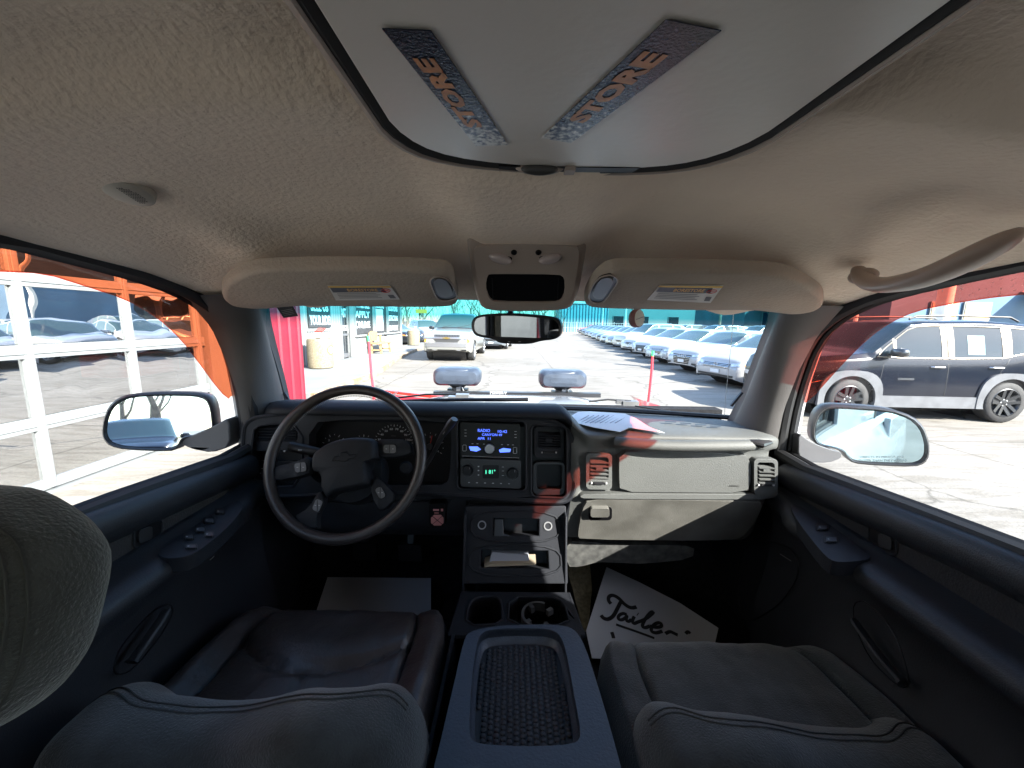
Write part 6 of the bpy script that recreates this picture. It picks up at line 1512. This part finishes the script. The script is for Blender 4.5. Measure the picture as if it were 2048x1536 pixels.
# ---- ceiling speaker and grab handle
sc0, dn = hitH(258, 386, .010); dn = V((.10, -.32, -1)).normalized()
sp_ = MB().m(mat('cream_plastic', (.44, .40, .33), .5)).lathe([(.0, .004), (.022, .004), (.0265, .002), (.0285, -.022)], sc0, dn, 32); spo = sp_.build('ceiling_speaker', truck)
hh = MB().m(gloss)
xa = V((1, 0, 0)); ya = dn.cross(xa).normalized()
for i in range(-6, 7):
    for j in range(-6, 7):
        if i * i + j * j < 34: p = sc0 + xa * i * .0031 + ya * j * .0031 + dn * .0042; hh.lathe([(.00115, 0), (0, .0001)], p, dn, 6)
hh.build('grille_holes', spo)
gh = MB().m(mat('handle_plastic', (.36, .28, .23), .38, 0, .5, var=.05)); gy = lambda u, v, x: atX(u, v, x)
pts = [gy(1716, 536, .655), gy(1726, 560, .640), gy(1760, 572, .625), gy(1820, 564, .612), gy(1880, 545, .605), gy(1940, 517, .602), gy(1990, 492, .61), gy(2018, 480, .63), gy(2026, 474, .66)]
pts = [V(p) for p in open_smooth([tuple(p) for p in pts], 2)]
gh.tube(pts, [.007 + .016 * math.sin(math.pi * k / (len(pts) - 1)) ** .6 for k in range(len(pts))], 14, flat=.62)
gh.ellipsoid(gy(1726, 552, .655), (.03, .06, .03), nu=16, nv=10)
gh.build('grab_handle', truck, sharp=80)

# ---- hood, wipers
hd_ = MB().m(bodyw); rows = []
for j in range(17):
    t = j / 16; y = 1.46 + 1.30 * t; row = []
    for i in range(33):
        s_ = -1 + 2 * i / 32; x = CX + s_ * (.86 - .05 * t); z = 1.247 - .175 * t ** 1.15 - .09 * s_ ** 4 + .012 * math.exp(-((abs(s_) - .45) / .12) ** 2) * (1 - .5 * t) + .012 * (1 - s_ * s_)
        y2 = y - .13 * s_ * s_ * (1 - t); row.append(V((x, y2, z - .06 * sq(.93, 1.0, t))))
    rows.append(row)
rows.append([V((p.x, p.y + .03, p.z - .30)) for p in rows[-1]])
hd_.grid(rows); hd_.build('hood', truck, sharp=50)
cw = MB().m(mat('cowl_plastic', (.05, .05, .05), .6)).grid([[V((CX + s_ * .80, 1.415 - .13 * s_ * s_, 1.250)) for s_ in [-1 + k / 10 for k in range(21)]], [V((CX + s_ * .83, 1.455 - .13 * s_ * s_, 1.250 - .085 * s_ ** 4)) for s_ in [-1 + k / 10 for k in range(21)]]]); cw.build('cowl', truck)
wp = MB().m(gloss)
wp.tube([atY(560, 812, 1.30), atY(700, 806, 1.38), atY(860, 800, 1.415), atY(1056, 799, 1.43)], [.004, .006, .008, .009], 8, flat=.8).tube([atY(785, 797, 1.44), atY(850, 789, 1.45), atY(912, 788, 1.46)], .004, 6)
wp.m(dull).box(atY(925, 792, 1.47), (.05, .03, .016)).box(atY(905, 795, 1.47), (.03, .03, .012)); wp.build('wiper', truck)
wp = MB().m(gloss).tube([atY(1178, 803, 1.43), atY(1215, 799, 1.44), atY(1262, 802, 1.44)], .0035, 6).tube([atY(1270, 812, 1.38), atY(1400, 832, 1.33)], .0025, 6).m(dull).box(atY(1260, 806, 1.44), (.06, .03, .018)).box(atY(1240, 804, 1.44), (.03, .02, .014)); wp.build('wiper', truck)
MB().m(knobm).lathe([(.0, .006), (.004, .006), (.006, 0)], atZ(1099, 816, 1.352), (0, 0, 1), 10).build('dash_sensor', truck)
sl_ = MB().m(gloss)
for k in range(4): sl_.slab([atZ(u, v, 1.3105) for u, v in [(1330 + 30 * k, 842 + 3 * k), (1352 + 30 * k, 843 + 3 * k), (1352 + 30 * k, 845 + 3 * k), (1330 + 30 * k, 844 + 3 * k)]], (0, 0, .0006))
sl_.build('defrost_slot', truck)
# wheels of our own truck (axle along x)
for ax in (2.0, -2.2):
    for sg in (1, -1):
        t = MB().m(rubber).lathe([(.26, -.13), (.40, -.13), (.42, -.1), (.42, .1), (.40, .13), (.26, .13)], (CX + sg * .82, ax, .42), (1, 0, 0), 36); wo = t.build('wheel', truck)
        MB().m(alloy).lathe([(.26, .12), (.25, .10), (.12, .06), (.08, .11), (0, .11)], (CX + sg * .82, ax, .42), (sg, 0, 0), 28).build('rim', wo)
bx = MB().m(bodyw).box2((CX - .90, -3.4, .62), (CX - .86, -1.30, 1.22)).box2((CX + .86, -3.4, .62), (CX + .90, -1.30, 1.22)).box2((CX - .90, -3.45, .62), (CX + .90, -3.40, 1.22)).m(blackp).box2((CX - .86, -3.4, .72), (CX + .86, -1.30, .76)); bx.build('cargo_bed', truck, bevel=.01)
fe = MB().m(bodyw)
for sg in (1, -1): fe.grid([[V((CX + sg * (.83 + d), y, z - .10 * sq(1.4, 2.8, y))) for y in (1.46, 1.7, 2.1, 2.5, 2.74)] for d, z in ((.0, 1.20), (.05, 1.15), (.09, 1.02), (.10, .85))])
fe.m(blackp).box2((CX - .80, 2.70, .5), (CX + .80, 2.78, 1.0)); fe.build('fender', truck)

# ---- snow plow on the nose with its lamps and marker rods
plow = thing('snow_plow', 'red snow plow on the truck nose with two lamp housings and two marker rods', 'snow plow', (0, 3.4, 0))
pr_ = mat('plow_red', (.36, .02, .03), .4, var=.12, vscale=4); bluep = mat('lamp_housing', (.040, .050, .068), .38, 0, .5, var=.2, vscale=14, bump=.2, bscale=90)
b = MB().m(pr_)
for sg in (-1, 1):
    rows = []
    for j in range(9):
        t = j / 8; ang = math.pi * (.12 + .62 * t)
        rows.append([V((sg * s_ * 1.20, 3.20 + .38 * s_ - .16 * math.sin(ang) + .02, .25 + (.655 if sg < 0 else .44) * t + (.03 * s_ * t if sg < 0 else 0))) for s_ in [k / 8 for k in range(9)]])
    b.grid(rows)
b.build('blade', plow, solid=.02)
ed = MB().m(redlens); ed.bar((-1.2, 3.60, .935), (-.02, 3.20, .91), .05, .025); ed.bar((.02, 3.20, .70), (1.2, 3.58, .70), .05, .025); ed.build('top_edge', plow)
hb_ = MB().m(knobm).bar(atY(868, 786, 2.78), atY(1200, 790, 2.78), .05, .03); hb_.m(swh).text('POWER-V', atY(997, 785.5, 2.752), (1, 0, 0), (0, 0, 1), .12, .017); hb_.m(knobm).bar((-.35, 2.9, 1.05), (-.35, 2.9, .5), .06, .06).bar((.4, 2.9, 1.05), (.4, 2.9, .5), .06, .06); hb_.build('headgear', plow)
def plamp(u, v, lab):
    c = atY(u, v, 2.88); o = [V((c.x + x, c.y - .07, c.z + z)) for x, z in rrect(.345, .125, .045, 5)]
    m = MB().m(bluep); f = lambda k, dy, kz=None: [V((c.x + (p.x - c.x) * k, c.y + dy, c.z + (p.z - c.z) * (kz or k))) for p in o]
    m.grid([f(.55, -.115, .3), f(.86, -.108, .72), f(1.0, -.07), f(1.02, .04), f(.98, .10), f(.9, .12)], cv=True); n_ = len(o)
    m.add(f(.55, -.115, .3), [tuple(range(n_))]); m.m(lampglass).add(f(.9, .118), [tuple(range(n_))]); lo = m.build('plow_lamp', plow, sharp=40); lo['label'] = lab
    e = MB().m(bluep); e.ellipsoid((c.x, c.y - .02, c.z + .045), (.26, .17, .05), e=.8, nu=28, nv=8); e.build('lamp_cap', lo)
    s_ = MB().m(knobm).lathe([(.075, 0), (.06, -.02), (.045, -.03), (.05, -.05), (.06, -.09), (.07, -.10)], (c.x, c.y, c.z - .055), (0, 0, 1), 18).box((c.x, c.y, c.z - .125), (.15, .08, .06)); s_.m(dull).box((c.x + .01, c.y - .05, c.z - .09), (.03, .02, .03)).tube([(c.x, c.y - .05, c.z - .06), (c.x + .04, c.y - .06, c.z - .08), (c.x + .06, c.y - .05, c.z - .13)], .006, 6); s_.build('bracket', lo)
plamp(916, 752, 'left plow lamp in a rounded blue grey housing'); plamp(1124, 757, 'right plow lamp in a rounded blue grey housing')
grn = mat('marker_green', (.05, .75, .18), .5); rdm = mat('marker_red', (.72, .04, .06), .5)
for (pts, gv) in (([(738, 683), (740, 712), (743, 750), (747, 782)], (736, 672)), ([(1305, 712), (1303, 745), (1300, 775), (1296, 808)], (1306, 702))):
    y = 3.6; r3 = [atY(u, v, y) for u, v in pts]; m = MB().m(rdm).tube(r3 + [V((r3[-1].x, y, .85))], .012, 8); mo = m.build('marker_rod', plow)
    MB().m(grn).tube([r3[0], atY(*gv, y)], .0125, 8).build('reflector_tip', mo)

# ---- loose things in the cab
def loose(mb, name, label, cat, **k): return tag(mb.build(name, None, **k), label, cat)
pw = mat('paper_sheet', (.62, .64, .66), .8, var=.04, vscale=20); ink = mat('paper_ink', (.10, .11, .14), .8)
o_ = [(1134, 838), (1156, 826), (1180, 821), (1250, 830), (1272, 838), (1300, 855), (1330, 864), (1258, 857), (1240, 862), (1190, 856), (1150, 848)]
sh = MB().m(pw); zz = 1.314; poly = [atZ(u, v, zz) for u, v in o_]
sh.slab([p + V((0, 0, .004 * math.sin(p.x * 40))) for p in poly], (0, 0, .0008)); sh.m(ink)
for k in range(9): sh.tube([atZ(1150 + 10 * k + q * 7, 846 - q * 4.0 + (.5 if q else 0), zz + .0022) for q in (0, 1, 2, 3, 4)][0:5], .0009, 4)
loose(sh, 'paper_sheet', 'white paper form with printed lines lying on the dash below the windshield', 'paper')
fm_ = mat('mat_paper', (.52, .55, .60), .7, var=.03, vscale=6)
def floorz(y): return .636 + max(0, y - 1.25) * 1.16
def fz(u, v):   # on the floor or the sloping toe board
    d = ray(u, v); p = EYE + d * ((.636 - 1.6) / d.z)
    if p.y < 1.25: return p
    n_ = V((0, -1.16, 1)).normalized(); return on(u, v, (V((0, 1.25, .636)), n_))
m = MB().m(fm_); px = [(1213, 1134), (1280, 1165), (1360, 1206), (1437, 1256), (1420, 1330), (1184, 1316), (1172, 1262)]
pl = (V((0, 1.12, .70)), V((0, -.28, .96)).normalized()); m.slab(P2(pl, px), -pl[1] * .0015); m.m(mat('mat_ink', (.008, .008, .01), .6))
def stroke(pts, r, n=2): m.tube([on(u, v, shift(pl, .0008)) for u, v in open_smooth(pts, n)], r, 5, flat=.25, up=tuple(pl[1]))
z3 = lambda P_: [(840 + x / 3.2, 1120 + y / 3.2) for x, y in P_]
R_ = .0065
stroke(z3([(1222, 280), (1205, 262), (1205, 235), (1230, 222), (1270, 240), (1310, 285), (1350, 308), (1385, 300)]), R_)
stroke(z3([(1285, 270), (1265, 310), (1240, 360), (1205, 382), (1175, 375), (1158, 355)]), R_)
stroke(z3([(1322, 350), (1300, 340), (1272, 355), (1268, 378), (1290, 385), (1315, 370), (1328, 350), (1318, 385), (1335, 395), (1352, 380)]), R_ * .85)
stroke(z3([(1372, 362), (1358, 392), (1368, 408), (1390, 398)]), R_ * .85); stroke(z3([(1392, 345), (1396, 348)]), R_)
stroke(z3([(1390, 398), (1440, 380), (1485, 345), (1495, 330), (1475, 335), (1440, 380), (1420, 425), (1440, 435), (1470, 422)]), R_ * .85)
stroke(z3([(1470, 422), (1510, 432), (1548, 425), (1540, 400), (1510, 405), (1482, 430), (1480, 458), (1510, 468), (1550, 455)]), R_ * .85)
stroke(z3([(1570, 470), (1600, 455), (1625, 468), (1650, 480)]), R_ * .85); stroke(z3([(1700, 470), (1715, 455), (1730, 470)]), R_ * .8)
stroke(z3([(1255, 412), (1330, 438), (1420, 470), (1500, 500)]), R_ * .6); stroke(z3([(1228, 462), (1235, 480), (1240, 500)]), R_ * .9)
tag(m.build('paper_floor_mat', None), 'white paper floor mat with black handwritten lettering on the passenger side', 'floor mat')
pl = (V((0, 1.12, .66)), V((0, -.30, .95)).normalized()); m = MB().m(fm_).slab(P2(pl, [(655, 1154), (862, 1156), (862, 1260), (620, 1260)]), -pl[1] * .0015)
loose(m, 'paper_floor_mat', 'blank paper floor mat in the shade on the driver side', 'floor mat')
tc2 = MB().m(carpet); tc2.slab([fz(u, v) + V((0, 0, .004)) for u, v in [(1132, 1130), (1180, 1130), (1184, 1180), (1176, 1262), (1166, 1262), (1150, 1200)]], (0, 0, -.006)); tc2.build('sunlit_carpet_patch', truck)  # sunlit strip of the floor carpet, its brightness put into the tan colour
af = MB().m(mat('freshener_brown', (.28, .12, .11), .6)); c = atY(1273, 637, .985); nrm = V((.62, -.78, .05)).normalized()
af.lathe([(.0, -.009), (.021, -.009), (.0225, -.006), (.0225, .006), (.021, .009)], c, nrm, 30).m(mat('freshener_face', (.46, .44, .38), .5)).lathe([(.021, .009), (.0, .0095)], c, nrm, 30)
xa_ = V((0, 0, 1)).cross(nrm).normalized(); af.m(ink).tube([c + nrm * .0098 + xa_ * a + V((0, 0, b)) for a, b in ((-.016, -.003), (-.004, -.001), (.006, .002), (.016, .004))], .0007, 4)
af.m(mat('clip_clear', (.5, .55, .55), .2)).slab([c + V((x, 0, z)) for x, z in [(-.010, .020), (.010, .020), (.004, .038), (-.004, .038)]], (0, .002, 0))
loose(af, 'air_freshener', 'brown round air freshener hanging below the passenger sun visor', 'air freshener')
pm = MB().m(mat('permit_dark', (.05, .05, .055), .6)); q = [atY(u, v, y) for u, v, y in ((550, 610, 1.035), (583, 606, 1.035), (596, 632, 1.06), (567, 636, 1.06))]
pm.slab(q, (0, .001, 0)); pm.m(markw); cq = sum(q, V()) / 4
for k in range(4): pm.bar(q[0].lerp(q[3], .45 + .12 * k) + V((.006, -.001, 0)), q[1].lerp(q[2], .45 + .12 * k) + V((-.006, -.001, 0)), .0008, .0006)
loose(pm, 'windshield_permit', 'small dark tag stuck inside the upper driver corner of the windshield', 'permit')
crk = MB().m(mat('crack_white', (.6, .62, .62), .6)); crk.tube([atY(1467, 625, 1.02), atY(1463, 680, 1.10), atY(1457, 740, 1.18), atY(1451, 800, 1.25), atY(1449, 832, 1.28)], .0007, 4); crk.build('windshield_crack', truck)
